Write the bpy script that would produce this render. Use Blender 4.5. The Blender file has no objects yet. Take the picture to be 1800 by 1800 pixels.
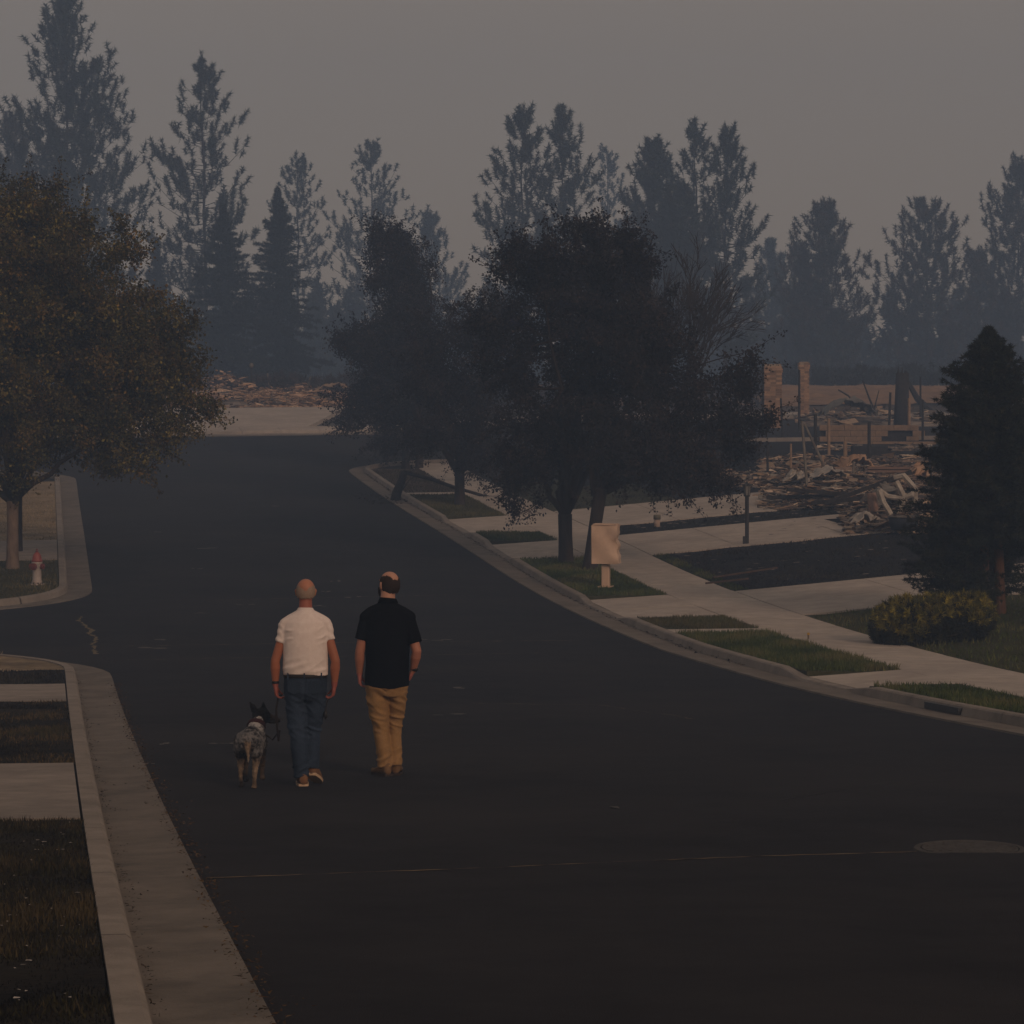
import bpy, math, random
import numpy as np
from mathutils import Vector, Matrix, noise as mnoise

random.seed(7)
RNG = np.random.default_rng(7)
SC = bpy.context.scene
COL = SC.collection
R = math.radians

# ------------------------------------------------------------------ camera
CZ = 4.0                                   # height of the lens above the dip of the street
F, HX, HY = 5050.0, 900.0, 720.0           # focal length and optical axis in pixels of the 1800 px photograph
cam_d = bpy.data.cameras.new('camera')
cam_d.sensor_width = 36.0
cam_d.lens = F / 1800 * 36
cam_d.shift_y = -(900 - HY) / 1800
cam_d.clip_start = 0.5
cam_d.clip_end = 2000
cam = bpy.data.objects.new('camera', cam_d)
COL.objects.link(cam)
cam.location = (0, 0, CZ)
cam.rotation_euler = (R(90), 0, 0)
SC.camera = cam

# ------------------------------------------------------------------ sky, sun, exposure
SUN_EL, SUN_AZ = 24.0, 152.0               # azimuth clockwise from +Y (the view direction): behind the camera, a little right
w = bpy.data.worlds.new('World')
SC.world = w
w.use_nodes = True
nt = w.node_tree
sky = nt.nodes.new('ShaderNodeTexSky')
sky.sky_type = 'NISHITA'
sky.sun_disc = False
sky.sun_elevation = R(SUN_EL)
sky.sun_rotation = R(SUN_AZ)
sky.air_density = 1.0
sky.dust_density = 6.0
sky.ozone_density = 1.0
mx = nt.nodes.new('ShaderNodeMixRGB')      # thick smoke evens the whole sky out to one grey brown
mx.inputs[0].default_value = 0.86
mx.inputs[2].default_value = (2.68, 2.02, 1.50, 1)
nt.links.new(sky.outputs[0], mx.inputs[1])
bg = nt.nodes['Background']
nt.links.new(mx.outputs[0], bg.inputs[0])
bg.inputs[1].default_value = 0.10
sun_d = bpy.data.lights.new('sun', 'SUN')
sun_d.energy = 0.92
sun_d.angle = R(10)
sun_d.color = (1.0, 0.65, 0.46)
sun = bpy.data.objects.new('sun', sun_d)
COL.objects.link(sun)
sd = Vector((math.sin(R(SUN_AZ)) * math.cos(R(SUN_EL)), math.cos(R(SUN_AZ)) * math.cos(R(SUN_EL)), math.sin(R(SUN_EL))))
sun.rotation_euler = sd.to_track_quat('Z', 'Y').to_euler()
sun.location = (10, -20, 30)
vs = SC.view_settings
vs.view_transform = 'Standard'
vs.look = 'None'
vs.gamma = 1
vs.use_curve_mapping = False
vs.exposure = 0.0
SC.render.engine = 'CYCLES'
SC.cycles.use_denoising = True
SC.cycles.max_bounces = 6
SC.cycles.volume_bounces = 1
HAZE_DENSITY = .0028
HAZE_COLOR = (.44, .65, 1.0, 1)

# ------------------------------------------------------------------ terrain: the street dips and rises again
_T = [(0, 1.72), (11.8, 2.52), (25, 3.27), (39.5, 3.80), (56.7, 3.74), (70, 3.17), (85.6, 2.5), (95, 1.98), (110, .98),
      (122, .05), (135, -.8), (150, -1.2), (200, -1.6), (400, -2.2), (900, -3)]
TX = np.array([t[0] for t in _T], float)
TY = np.array([t[1] for t in _T], float)
TM = np.gradient(TY, TX)

def drop(D):
    D = np.clip(np.asarray(D, float), 0, 899.9)
    i = np.searchsorted(TX, D, side='right') - 1
    h = TX[i + 1] - TX[i]
    t = (D - TX[i]) / h
    return ((2*t**3 - 3*t**2 + 1) * TY[i] + (t**3 - 2*t**2 + t) * h * TM[i]
            + (-2*t**3 + 3*t**2) * TY[i + 1] + (t**3 - t**2) * h * TM[i + 1])

def zg(X, D):
    X = np.asarray(X, float)
    D = np.asarray(D, float)
    b = (X - .93) * .9871 + D * .1599
    lat = .6 * np.clip((b - 12.56) / 7.5, 0, 1) * np.clip((128 - D) / 24, 0, 1)
    return CZ - drop(D) + lat

def XY(a, b):                              # street coordinates: a along, b across from the left edge of the asphalt
    a = np.asarray(a, float)
    b = np.asarray(b, float)
    return .93 - .1599 * a + .9871 * b, .9871 * a + .1599 * b

_Ds = np.linspace(9, 149, 6000)
def G(x, y):                               # where the ground seen at a point of the photograph lies
    X = (x - HX) * _Ds / F
    yy = HY + F * (CZ - zg(X, _Ds)) / _Ds
    k = int(np.argmax(yy <= y)) if (yy <= y).any() else len(_Ds) - 1
    D = _Ds[k]
    return Vector(((x - HX) * D / F, D, float(zg((x - HX) * D / F, D))))

def AT(x, y, D):                           # a point at a chosen distance
    return Vector(((x - HX) * D / F, D, CZ - (y - HY) * D / F))

# ------------------------------------------------------------------ materials
def mat(name, col, rough=.9, col2=None, scale=6., bump=0., bscale=40., spec=.15, attr=False, detail=6., metal=0., ramp=(.35, .65), obj=False,
        col3=None, scale3=.6, ramp3=(.45, .7), stretch=None):
    m = bpy.data.materials.new(name)
    m.use_nodes = True
    n, l = m.node_tree.nodes, m.node_tree.links
    p = n['Principled BSDF']
    p.inputs['Roughness'].default_value = rough
    p.inputs['Specular IOR Level'].default_value = spec
    p.inputs['Metallic'].default_value = metal
    tc = n.new('ShaderNodeTexCoord')
    src = tc.outputs['Object']
    if stretch:
        mp = n.new('ShaderNodeMapping')
        mp.inputs['Scale'].default_value = stretch
        l.new(src, mp.inputs['Vector'])
        src = mp.outputs[0]
    out = None
    if attr:
        at = n.new('ShaderNodeAttribute')
        at.attribute_name = 'tint'
        out = at.outputs['Color']
    if col2 is not None:
        nz = n.new('ShaderNodeTexNoise')
        nz.inputs['Scale'].default_value = scale
        nz.inputs['Detail'].default_value = detail
        nz.inputs['Roughness'].default_value = .65
        l.new(src, nz.inputs['Vector'])
        r = n.new('ShaderNodeValToRGB')
        r.color_ramp.elements[0].position = ramp[0]
        r.color_ramp.elements[1].position = ramp[1]
        r.color_ramp.elements[0].color = (*col, 1)
        r.color_ramp.elements[1].color = (*col2, 1)
        l.new(nz.outputs['Fac'], r.inputs[0])
        o2 = r.outputs[0]
        if col3 is not None:
            n3 = n.new('ShaderNodeTexNoise')
            n3.inputs['Scale'].default_value = scale3
            n3.inputs['Detail'].default_value = 8
            n3.inputs['Roughness'].default_value = .7
            l.new(src, n3.inputs['Vector'])
            r3 = n.new('ShaderNodeMapRange')
            r3.inputs[1].default_value = ramp3[0]
            r3.inputs[2].default_value = ramp3[1]
            l.new(n3.outputs['Fac'], r3.inputs[0])
            mm = n.new('ShaderNodeMixRGB')
            l.new(r3.outputs[0], mm.inputs[0])
            l.new(o2, mm.inputs[1])
            mm.inputs[2].default_value = (*col3, 1)
            o2 = mm.outputs[0]
        if out is not None:
            mm = n.new('ShaderNodeMixRGB')
            mm.blend_type = 'MULTIPLY'
            mm.inputs[0].default_value = 1
            l.new(out, mm.inputs[1])
            l.new(o2, mm.inputs[2])
            out = mm.outputs[0]
        else:
            out = o2
    if out is not None:
        l.new(out, p.inputs['Base Color'])
    else:
        p.inputs['Base Color'].default_value = (*col, 1)
    if bump > 0:
        nb = n.new('ShaderNodeTexNoise')
        nb.inputs['Scale'].default_value = bscale
        nb.inputs['Detail'].default_value = 5
        l.new(src, nb.inputs['Vector'])
        bp = n.new('ShaderNodeBump')
        bp.inputs['Strength'].default_value = bump
        bp.inputs['Distance'].default_value = .02
        l.new(nb.outputs['Fac'], bp.inputs['Height'])
        l.new(bp.outputs[0], p.inputs['Normal'])
    return m

ASPH = mat('asphalt', (.0195, .0195, .0225), .95, (.028, .0275, .0315), 1.6, .6, 140, .06, detail=14., col3=(.036, .034, .036), scale3=.22, ramp3=(.42, .7))
CONC = mat('concrete', (.36, .315, .275), .9, (.47, .41, .355), 3.0, .3, 60, col3=(.30, .262, .23), scale3=.5, stretch=(1, 1, 1))
CONCL = mat('dark_concrete', (.22, .19, .165), .9, (.30, .26, .225), 3.0, .3, 60, col3=(.17, .15, .13), scale3=.7)  # darker tone of concrete for the slabs on the left
CONCD = mat('gutter_concrete', (.135, .118, .10), .9, (.19, .165, .14), 2.4, .4, 60, col3=(.09, .08, .07), scale3=1.3, ramp3=(.48, .75))
CURB = mat('curb_concrete', (.22, .19, .163), .9, (.28, .245, .21), 4., .35, 50, col3=(.16, .14, .12), scale3=1.1)
JOINT = mat('joint_filler', (.07, .062, .055), .95)
SOIL = mat('burnt_soil', (.013, .011, .010), .97, (.034, .028, .018), 3.5, .8, 25, .05, col3=(.008, .008, .008), scale3=.7)
TURF = mat('turf_soil', (.040, .042, .018), .97, (.060, .055, .026), 5., .6, 30, .05)
DRY = mat('dry_turf', (.20, .155, .10), .97, (.30, .235, .155), 5., .7, 22, .05, col3=(.10, .08, .055), scale3=.8)
BLACK = mat('charred_lawn', (.012, .012, .014), .97, (.026, .025, .026), 4., .9, 18, .05, col3=(.034, .030, .022), scale3=.35, ramp3=(.5, .72))
GROUND = mat('burnt_ground', (.065, .052, .042), .97, (.10, .078, .058), .8, .7, 4, .05, col3=(.042, .036, .033), scale3=.15)
BANK = mat('bare_bank', (.21, .135, .085), .97, (.28, .185, .115), 1.2, .8, 5, .05, col3=(.15, .10, .07), scale3=.9, ramp3=(.5, .75), stretch=(1, .4, 3))
BARK = mat('bark', (.060, .046, .036), .95, (.105, .08, .06), 9., .9, 30, .05, stretch=(1, 1, .25))
BARKD = mat('scorched_bark', (.026, .021, .020), .95, (.05, .038, .032), 9., .9, 30, .05, stretch=(1, 1, .25))
BARKP = mat('pale_bark', (.12, .085, .065), .95, (.20, .15, .115), 10., .9, 30, .05, stretch=(1, 1, .3))
BARKO = mat('orange_bark', (.085, .045, .026), .95, (.13, .07, .04), 10., .9, 30, .05, stretch=(1, 1, .3))
LEAF = mat('leaves', (1, 1, 1), .75, spec=.2, attr=True)
NEED = mat('needles', (1, 1, 1), .8, spec=.15, attr=True)
GRASS = mat('grass_blades', (1, 1, 1), .85, spec=.1, attr=True)
RUB = mat('rubble', (.7, .7, .7), .95, (1.1, 1.05, 1.0), 5., .4, 20, .1, attr=True)
CHAR = mat('charred_wood', (.022, .020, .020), .92, (.045, .04, .038), 10., .7, 30, .1)
RUSTY = mat('scorched_metal', (.13, .12, .105), .65, (.24, .215, .18), 4., .3, 20, .3, metal=.3, col3=(.09, .055, .04), scale3=1.5)
PALEM = mat('ash_pale_metal', (.34, .30, .26), .7, (.5, .45, .39), 5., .3, 20, .3, metal=.2, col3=(.16, .13, .11), scale3=2.)
BRICK = mat('brick', (.30, .165, .10), .95, (.40, .23, .14), 7., .5, 30, .05)
MORTAR = mat('mortar', (.26, .20, .15), .97, (.34, .27, .2), 9., .4, 40, .05)
TANW = mat('tan_block', (.28, .19, .125), .95, (.36, .25, .165), 3., .4, 20, .05, col3=(.12, .085, .06), scale3=.9)
BOXP = mat('beige_paint', (.56, .40, .29), .6, (.62, .44, .32), 3.5, .12, 12, .3, col3=(.46, .32, .23), scale3=2.2)
BLKM = mat('black_metal', (.018, .018, .02), .5, (.03, .03, .03), 8., .2, 30, .4)
GLASS = mat('lantern_glass', (.20, .19, .175), .3, spec=.5)
SILVER = mat('hydrant_paint', (.33, .28, .26), .5, (.42, .36, .33), 8., .15, 30, .4, col3=(.30, .24, .21), scale3=5.)
REDP = mat('red_paint', (.20, .042, .032), .5, (.26, .06, .045), 8., .15, 30, .4)
DRED = mat('dark_red_paint', (.12, .03, .028), .5, (.16, .04, .035), 8., .15, 30, .4)
IRON = mat('cast_iron', (.050, .047, .045), .85, (.072, .067, .063), 8., .3, 40, .1)

# ------------------------------------------------------------------ helpers
def tag(o, label=None, cat=None, group=None, kind=None):
    if label: o['label'] = label
    if cat: o['category'] = cat
    if group: o['group'] = group
    if kind: o['kind'] = kind
    return o

def root(name, loc, label, cat, group=None, rz=0.0):
    o = bpy.data.objects.new(name, None)
    o.empty_display_size = .2
    COL.objects.link(o)
    o.location = loc
    o.rotation_euler = (0, 0, rz)
    return tag(o, label, cat, group)

def link(name, me, m, parent=None):
    o = bpy.data.objects.new(name, me)
    for q in (m if isinstance(m, (list, tuple)) else [m]):
        if q is not None and q.name not in [x.name for x in me.materials if x]:
            me.materials.append(q)
    COL.objects.link(o)
    if parent is not None:
        o.parent = parent
    return o

def np_mesh(name, V, Fc, tint=None, smooth=False):
    V = np.asarray(V, np.float32)
    Fc = np.asarray(Fc, np.int32)
    k = Fc.shape[1]
    me = bpy.data.meshes.new(name)
    me.vertices.add(len(V))
    me.vertices.foreach_set('co', V.ravel())
    me.loops.add(Fc.size)
    me.loops.foreach_set('vertex_index', Fc.ravel())
    me.polygons.add(len(Fc))
    me.polygons.foreach_set('loop_start', np.arange(0, Fc.size, k, dtype=np.int32))
    me.polygons.foreach_set('loop_total', np.full(len(Fc), k, np.int32))
    me.polygons.foreach_set('use_smooth', np.full(len(Fc), smooth))
    if tint is not None:
        a = me.attributes.new('tint', 'FLOAT_COLOR', 'POINT')
        t = np.ones((len(V), 4), np.float32)
        t[:, :3] = tint
        a.data.foreach_set('color', t.ravel())
    me.update()
    me.validate()
    return me

class MB:
    def __init__(s):
        s.v, s.f, s.t = [], [], []
        s.tint = (1, 1, 1)
    def add(s, vs, fs):
        o = len(s.v)
        s.v.extend([tuple(x) for x in vs])
        s.f.extend([tuple(i + o for i in f) for f in fs])
        s.t.extend([s.tint] * len(vs))
        return s
    def box(s, c, size, rot=None):
        x, y, z = (q / 2 for q in size)
        vs = [Vector(p) for p in ((-x,-y,-z),(x,-y,-z),(x,y,-z),(-x,y,-z),(-x,-y,z),(x,-y,z),(x,y,z),(-x,y,z))]
        if rot is not None:
            vs = [rot @ v for v in vs]
        c = Vector(c)
        return s.add([v + c for v in vs], [(0,3,2,1),(4,5,6,7),(0,1,5,4),(1,2,6,5),(2,3,7,6),(3,0,4,7)])
    def tube(s, pts, rad, n=8, hint=(1, 0, 0), caps=True, dome=False):
        pts = [Vector(p) for p in pts]
        rad = [r if isinstance(r, (tuple, list)) else (r, r) for r in rad]
        rows = []
        T = [(pts[min(i + 1, len(pts) - 1)] - pts[max(i - 1, 0)]).normalized() for i in range(len(pts))]
        seq = []
        if dome:
            for k in (85, 60, 30):
                seq.append((pts[0] - T[0] * max(min(rad[0]), .001) * math.sin(R(k)), tuple(q * math.cos(R(k)) for q in rad[0]), T[0]))
        seq += list(zip(pts, rad, T))
        if dome:
            for k in (30, 60, 85):
                seq.append((pts[-1] + T[-1] * max(min(rad[-1]), .001) * math.sin(R(k)), tuple(q * math.cos(R(k)) for q in rad[-1]), T[-1]))
        vs = []
        for p, (rx, ry), t in seq:
            h = Vector(hint)
            if abs(t.dot(h.normalized())) > .93:
                h = Vector((0, 1, 0)) if abs(t.y) < .9 else Vector((0, 0, 1))
            a = (h - t * h.dot(t)).normalized()
            b = t.cross(a)
            for k in range(n):
                q = 2 * math.pi * k / n
                vs.append(p + a * (rx * math.cos(q)) + b * (ry * math.sin(q)))
        fs = []
        m = len(seq)
        for i in range(m - 1):
            for k in range(n):
                k2 = (k + 1) % n
                fs.append((i*n + k, i*n + k2, (i+1)*n + k2, (i+1)*n + k))
        if caps:
            fs.append(tuple(range(n - 1, -1, -1)))
            fs.append(tuple((m - 1) * n + k for k in range(n)))
        return s.add(vs, fs)
    def ell(s, c, r, rot=None, n=16, m=10):
        c = Vector(c)
        vs, fs = [], []
        for i in range(m + 1):
            t = math.pi * (i + .02) / (m + .04)
            for k in range(n):
                q = 2 * math.pi * k / n
                v = Vector((r[0] * math.sin(t) * math.cos(q), r[1] * math.sin(t) * math.sin(q), r[2] * math.cos(t)))
                if rot is not None:
                    v = rot @ v
                vs.append(v + c)
        for i in range(m):
            for k in range(n):
                k2 = (k + 1) % n
                fs.append((i*n + k, (i+1)*n + k, (i+1)*n + k2, i*n + k2))
        fs.append(tuple(range(n)))
        fs.append(tuple(m * n + k for k in range(n - 1, -1, -1)))
        return s.add(vs, fs)
    def lathe(s, prof, n=20, c=(0, 0, 0)):
        """turn a profile of (radius, height), walked so that the solid lies to its left"""
        vs, fs = [], []
        for r, z in prof:
            for k in range(n):
                q = 2 * math.pi * k / n
                vs.append((c[0] + max(r, .0005) * math.cos(q), c[1] + max(r, .0005) * math.sin(q), c[2] + z))
        for i in range(len(prof) - 1):
            for k in range(n):
                k2 = (k + 1) % n
                fs.append((i*n + k, i*n + k2, (i+1)*n + k2, (i+1)*n + k))
        return s.add(vs, fs)
    def mesh(s, name, smooth=False, tint=False):
        me = bpy.data.meshes.new(name)
        me.from_pydata(s.v, [], s.f)
        if smooth:
            me.polygons.foreach_set('use_smooth', np.ones(len(me.polygons), bool))
        if tint:
            a = me.attributes.new('tint', 'FLOAT_COLOR', 'POINT')
            t = np.ones((len(s.v), 4), np.float32)
            t[:, :3] = np.array(s.t)
            a.data.foreach_set('color', t.ravel())
        me.update()
        return me
    def build(s, name, m, parent=None, smooth=False, tint=False):
        return link(name, s.mesh(name, smooth, tint), m, parent)

def bevel(o, wd=.01, seg=2):
    md = o.modifiers.new('bevel', 'BEVEL')
    md.width = wd
    md.segments = seg
    md.limit_method = 'ANGLE'
    return o

def lerp(a, b, t):
    return a + (b - a) * t

# ------------------------------------------------------------------ ground sheets
def fn(f):
    return f if callable(f) else (lambda a, f=f: f + 0 * np.asarray(a, float))

def sheet(name, a0, a1, b0, b1, zoff, m, parent=None, kind=None, step=.6, skirt=0., zfun=None, bn=None, wob=0.):
    """a strip of ground between two lines, following the terrain; b0 and b1 may depend on a"""
    b0, b1 = fn(b0), fn(b1)
    na = max(2, int((a1 - a0) / step) + 1)
    A = np.linspace(a0, a1, na)
    nb = bn or max(2, int(np.max(b1(A) - b0(A)) / step) + 1)
    t = np.linspace(0, 1, nb)
    Bm = b0(A)[:, None] * (1 - t) + b1(A)[:, None] * t
    Am = np.repeat(A[:, None], nb, 1)
    X, Y = XY(Am, Bm)
    Z = zg(X, Y) + zoff
    if zfun is not None:
        Z = Z + zfun(Am, Bm)
    if wob:
        for i in range(na):
            for j in range(nb):
                Z[i, j] += wob * mnoise.noise((X[i, j] * 1.3, Y[i, j] * 1.3, 3.1))
    V = np.stack([X, Y, Z], -1).reshape(-1, 3)
    idx = np.arange(na * nb).reshape(na, nb)
    Fc = np.stack([idx[:-1, :-1], idx[:-1, 1:], idx[1:, 1:], idx[1:, :-1]], -1).reshape(-1, 4)
    if skirt:
        ring = np.concatenate([idx[0, :], idx[1:, -1], idx[-1, -2::-1], idx[-2:0:-1, 0]])
        base = len(V)
        low = V[ring].copy()
        low[:, 2] -= skirt
        V = np.concatenate([V, low])
        k = np.arange(len(ring))
        k2 = (k + 1) % len(ring)
        Fs = np.stack([ring[k], base + k, base + k2, ring[k2]], -1)
        Fc = np.concatenate([Fc, Fs])
    o = link(name, np_mesh(name, V, Fc), m, parent)
    if kind:
        o['kind'] = kind
    return o

def sweep(name, path, prof, m, parent=None, kind=None, hs=None):
    """path in (a, b) with the street on its right-hand side; prof = (offset toward the street, height)"""
    path = np.array(path, float)
    t = np.gradient(path, axis=0)
    t /= np.linalg.norm(t, axis=1)[:, None]
    nrm = np.stack([-t[:, 1], t[:, 0]], -1)          # in (a,b): right-hand side
    V, n = [], len(prof)
    for i, (p, q) in enumerate(zip(path, nrm)):
        for o, z in prof:
            if hs is not None and z > 0:
                z *= hs[i]
            a, b = p + q * o
            X, Y = XY(a, b)
            V.append((X, Y, float(zg(X, Y)) + z))
    idx = np.arange(len(path) * n).reshape(len(path), n)
    Fc = np.stack([idx[:-1, :-1], idx[:-1, 1:], idx[1:, 1:], idx[1:, :-1]], -1).reshape(-1, 4)
    o = link(name, np_mesh(name, V, Fc), m, parent)
    if kind:
        o['kind'] = kind
    return o

def resample(path, step):
    path = np.array(path, float)
    d = np.concatenate([[0], np.cumsum(np.linalg.norm(np.diff(path, axis=0), axis=1))])
    n = max(2, int(round(d[-1] / step)) + 1)
    s = np.linspace(0, d[-1], n)
    return np.stack([np.interp(s, d, path[:, 0]), np.interp(s, d, path[:, 1])], -1)

CH = .13                                             # curb height
def curb_run(path, name, lowered=()):
    """a gutter sheet and a curb cut into stones; lowered = ranges of distance where the curb dips for a drive"""
    path = resample(path, .5)
    d = np.concatenate([[0], np.cumsum(np.linalg.norm(np.diff(path, axis=0), axis=1))])
    g = sweep(name + '_gutter' if False else 'gutter', path, [(.16, -.03), (.165, .006), (.42, .012), (.66, .024), (.67, -.02)], CONCD, kind='structure')
    holder = sweep('curb', path, [(.0, -.1), (.0, CH * .0 - .02), (.15, -.02), (.15, -.1)], JOINT, kind='structure')
    seg = 6
    for i in range(0, len(path) - 1, seg):
        j = min(i + seg, len(path) - 1)
        if j - i < 1:
            continue
        P = path[i:j + 1].copy()
        P[0] = lerp(P[0], P[1], .015)
        P[-1] = lerp(P[-1], P[-2], .015)
        hs = []
        for q in range(i, j + 1):
            h = CH
            for lo, hi in lowered:
                k = min((d[q] - lo) / .7 + .5, (hi - d[q]) / .7 + .5)
                h = min(h, lerp(CH, .04, max(0, min(1, k))))
            hs.append(h)
        sweep('curb_stone', P, [(0, -.06), (0, 1.), (.115, 1.), (.14, .85), (.172, .0), (.172, -.06)], CURB, holder, hs=hs)
    return holder

# right edge of the asphalt (b as a function of a)
def ER(a):
    return np.interp(a, [0, 22, 30, 38, 45, 50, 200], [10.0, 9.95, 9.6, 9.15, 8.86, 8.86, 8.9])

gx = np.concatenate([np.linspace(-190, -60, 9), np.linspace(-55, 55, 111), np.linspace(60, 190, 9)])
gy = np.concatenate([np.linspace(-20, 170, 191), np.linspace(175, 290, 24)])
GX, GY = np.meshgrid(gx, gy)
GZ = zg(GX, GY) - .07
idx = np.arange(GX.size).reshape(GX.shape)
o = link('ground', np_mesh('ground', np.stack([GX, GY, GZ], -1).reshape(-1, 3),
         np.stack([idx[:-1, :-1], idx[:-1, 1:], idx[1:, 1:], idx[1:, :-1]], -1).reshape(-1, 4), smooth=True), GROUND)
o['kind'] = 'structure'

sheet('road', -6, 96.5, -.35, lambda a: ER(a) + .3, 0, ASPH, kind='structure')
sheet('side_street', 40.5, 60.5, -45, -.35, 0, ASPH, kind='structure')
sheet('cross_street', 96.5, 111, -45, 60, 0, ASPH, kind='structure')
sheet('road', 88, 96.5, -6.5, -.35, 0, ASPH, kind='structure')
sheet('road', 90.5, 96.5, lambda a: ER(a) + .3, 13.5, 0, ASPH, kind='structure')

def arc(ca, cb, r, t0, t1, n=14):
    return [(ca + r * math.sin(t), cb + r * math.cos(t)) for t in np.linspace(R(t0), R(t1), n)]

# left curb, near block: straight, then the return into the side street (the street lies on the right-hand side of the path)
LN = [(-4, -.66)] + [(a, -.66) for a in np.linspace(0, 41, 20)] + arc(41.7, -5.16, 4.5, 4, 90) + [(46.2, -b) for b in (7, 12, 20, 40)]
curb_run(LN, 'near_left')
LF = [(54.8, -b) for b in (40, 20, 12, 7)] + arc(59.3, -5.16, 4.5, -90, -4) + [(a, -.66) for a in np.linspace(60, 91, 20)] + arc(92, -3.66, 3, 4, 90) + [(95, -b) for b in (6, 12, 25, 40)]
curb_run(LF, 'far_left')
# right curb, walked the other way so that the street stays on the right-hand side
RB = lambda a: ER(a) + .62
RT = [(96.8, 45), (96.8, 25), (96.8, 16)] + arc(93.6, 12.7, 3.2, 90, 176) + [(a, float(RB(a))) for a in np.linspace(92.5, -4, 90)]
def rlow(*rs):
    L = resample(RT, .5)
    d = np.concatenate([[0], np.cumsum(np.linalg.norm(np.diff(L, axis=0), axis=1))])
    out = []
    for a0, a1 in rs:
        ok = [(dd) for dd, p in zip(d, L) if a0 < p[0] < a1 and p[1] < 12]
        out.append((min(ok), max(ok)))
    return out
curb_run(RT, 'right', rlow((36.5, 40), (50.6, 55.4), (63.8, 67.8), (70, 75.4)))
FC = [(110.6, -40), (110.6, 0), (110.6, 30), (110.6, 55)]
curb_run(FC, 'far', [(42, 53)])

# ---- slabs: every pour of concrete between two joints is a piece of its own
def slabs(holder_name, cells, m, z=CH - .005, crown=0.):
    """cells = list of (a0, a1, b0, b1[, zfun])"""
    hold = None
    for c in cells:
        a0, a1, b0, b1 = c[:4]
        zf = c[4] if len(c) > 4 else None
        if hold is None:
            lo_a = min(q[0] for q in cells)
            hi_a = max(q[1] for q in cells)
            hold = sheet(holder_name, lo_a + .03, hi_a - .03, min(float(np.min(fn(q[2])(np.array([q[0], q[1]])))) for q in cells) + .03,
                         max(float(np.max(fn(q[3])(np.array([q[0], q[1]])))) for q in cells) - .03, -.035, JOINT, kind='structure')
        sheet('slab', a0 + .009, a1 - .009, (lambda a, b0=b0: fn(b0)(a) + .009), (lambda a, b1=b1: fn(b1)(a) - .009), z + random.uniform(-.004, .004), m, hold,
              skirt=.16, zfun=zf)
    return hold

S0, S1 = 11.1, 12.56                                # the right-hand sidewalk
cells = []
a = 24.0
while a < 95.2:
    n = min(a + 1.52, 95.3)
    cells.append((a, n, S0, S1))
    a = n
slabs('sidewalk', cells, CONC)

def apron(a0, a1):
    """drive between the lowered curb and the sidewalk, rising from the gutter"""
    zf = lambda A, B: -.085 * np.clip((S0 - B) / (S0 - (ER(A) + .62)), 0, 1)
    m = (a0 + a1) / 2
    return [(a0, m, lambda a: ER(a) + .625, S0, zf), (m, a1, lambda a: ER(a) + .625, S0, zf)]
slabs('driveway', apron(37.0, 39.6), CONC)
slabs('driveway', apron(50.6, 55.2), CONC)
slabs('driveway', apron(63.6, 67.6), CONC)
slabs('driveway', apron(70.2, 75.2), CONC)
slabs('path', [(47.3, 47.95, lambda a: ER(a) + .625, S0)], CONC)
slabs('path', [(83.3, 83.9, lambda a: ER(a) + .625, S0)], CONC)
D2 = []
for i, (b0, b1) in enumerate(((12.57, 15.2), (15.2, 18.4), (18.4, 24.))):
    D2 += [(50.6, 53.2, b0, b1), (53.2, 55.75, b0, b1)]
slabs('driveway', D2, CONC)
D3 = []
for b0, b1 in ((12.57, 14.6), (14.6, 17.2), (17.2, 20.), (20., 24)):
    D3 += [(63.75, 66.1, b0, b1), (66.1, 68.5, b0, b1)]
slabs('driveway', D3, CONC)
D4 = []
for b0, b1 in ((12.57, 14.8), (14.8, 17.4), (17.4, 21.)):
    D4 += [(70.9, 73.7, b0, b1), (73.7, 76.4, b0, b1)]
slabs('driveway', D4, CONC)
# left side
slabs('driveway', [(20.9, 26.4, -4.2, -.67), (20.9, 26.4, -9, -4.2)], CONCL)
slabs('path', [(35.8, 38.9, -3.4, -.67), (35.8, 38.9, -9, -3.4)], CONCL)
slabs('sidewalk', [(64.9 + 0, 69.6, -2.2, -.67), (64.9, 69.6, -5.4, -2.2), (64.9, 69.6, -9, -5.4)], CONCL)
# across the far street: walk and a drive opening toward the ruins
cells = []
for k in range(24):
    cells.append((110.8, 112.6, -4 + k * 1.5, -4 + (k + 1) * 1.5))
slabs('sidewalk', cells, CONC)
slabs('driveway', [(112.6, 117, 2.2, lambda a: np.interp(a, [112.6, 122.5], [9.2, 11.8])), (117, 122.5, 2.9, lambda a: np.interp(a, [112.6, 122.5], [9.2, 11.8]))], CONC)

# ---- lawns
def lawn(a0, a1, b0, b1, m, z=CH - .02, wob=.03, step=.35):
    return sheet('lawn', a0, a1, b0, b1, z, m, kind='structure', step=step, skirt=.15, wob=wob)
RBs = lambda a: ER(a) + .63
lawn(-2, 20.85, -9, -.67, SOIL)
lawn(26.45, 35.75, -9, -.67, SOIL)
lawn(38.95, 41.6, -9, -.67, SOIL)
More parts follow.
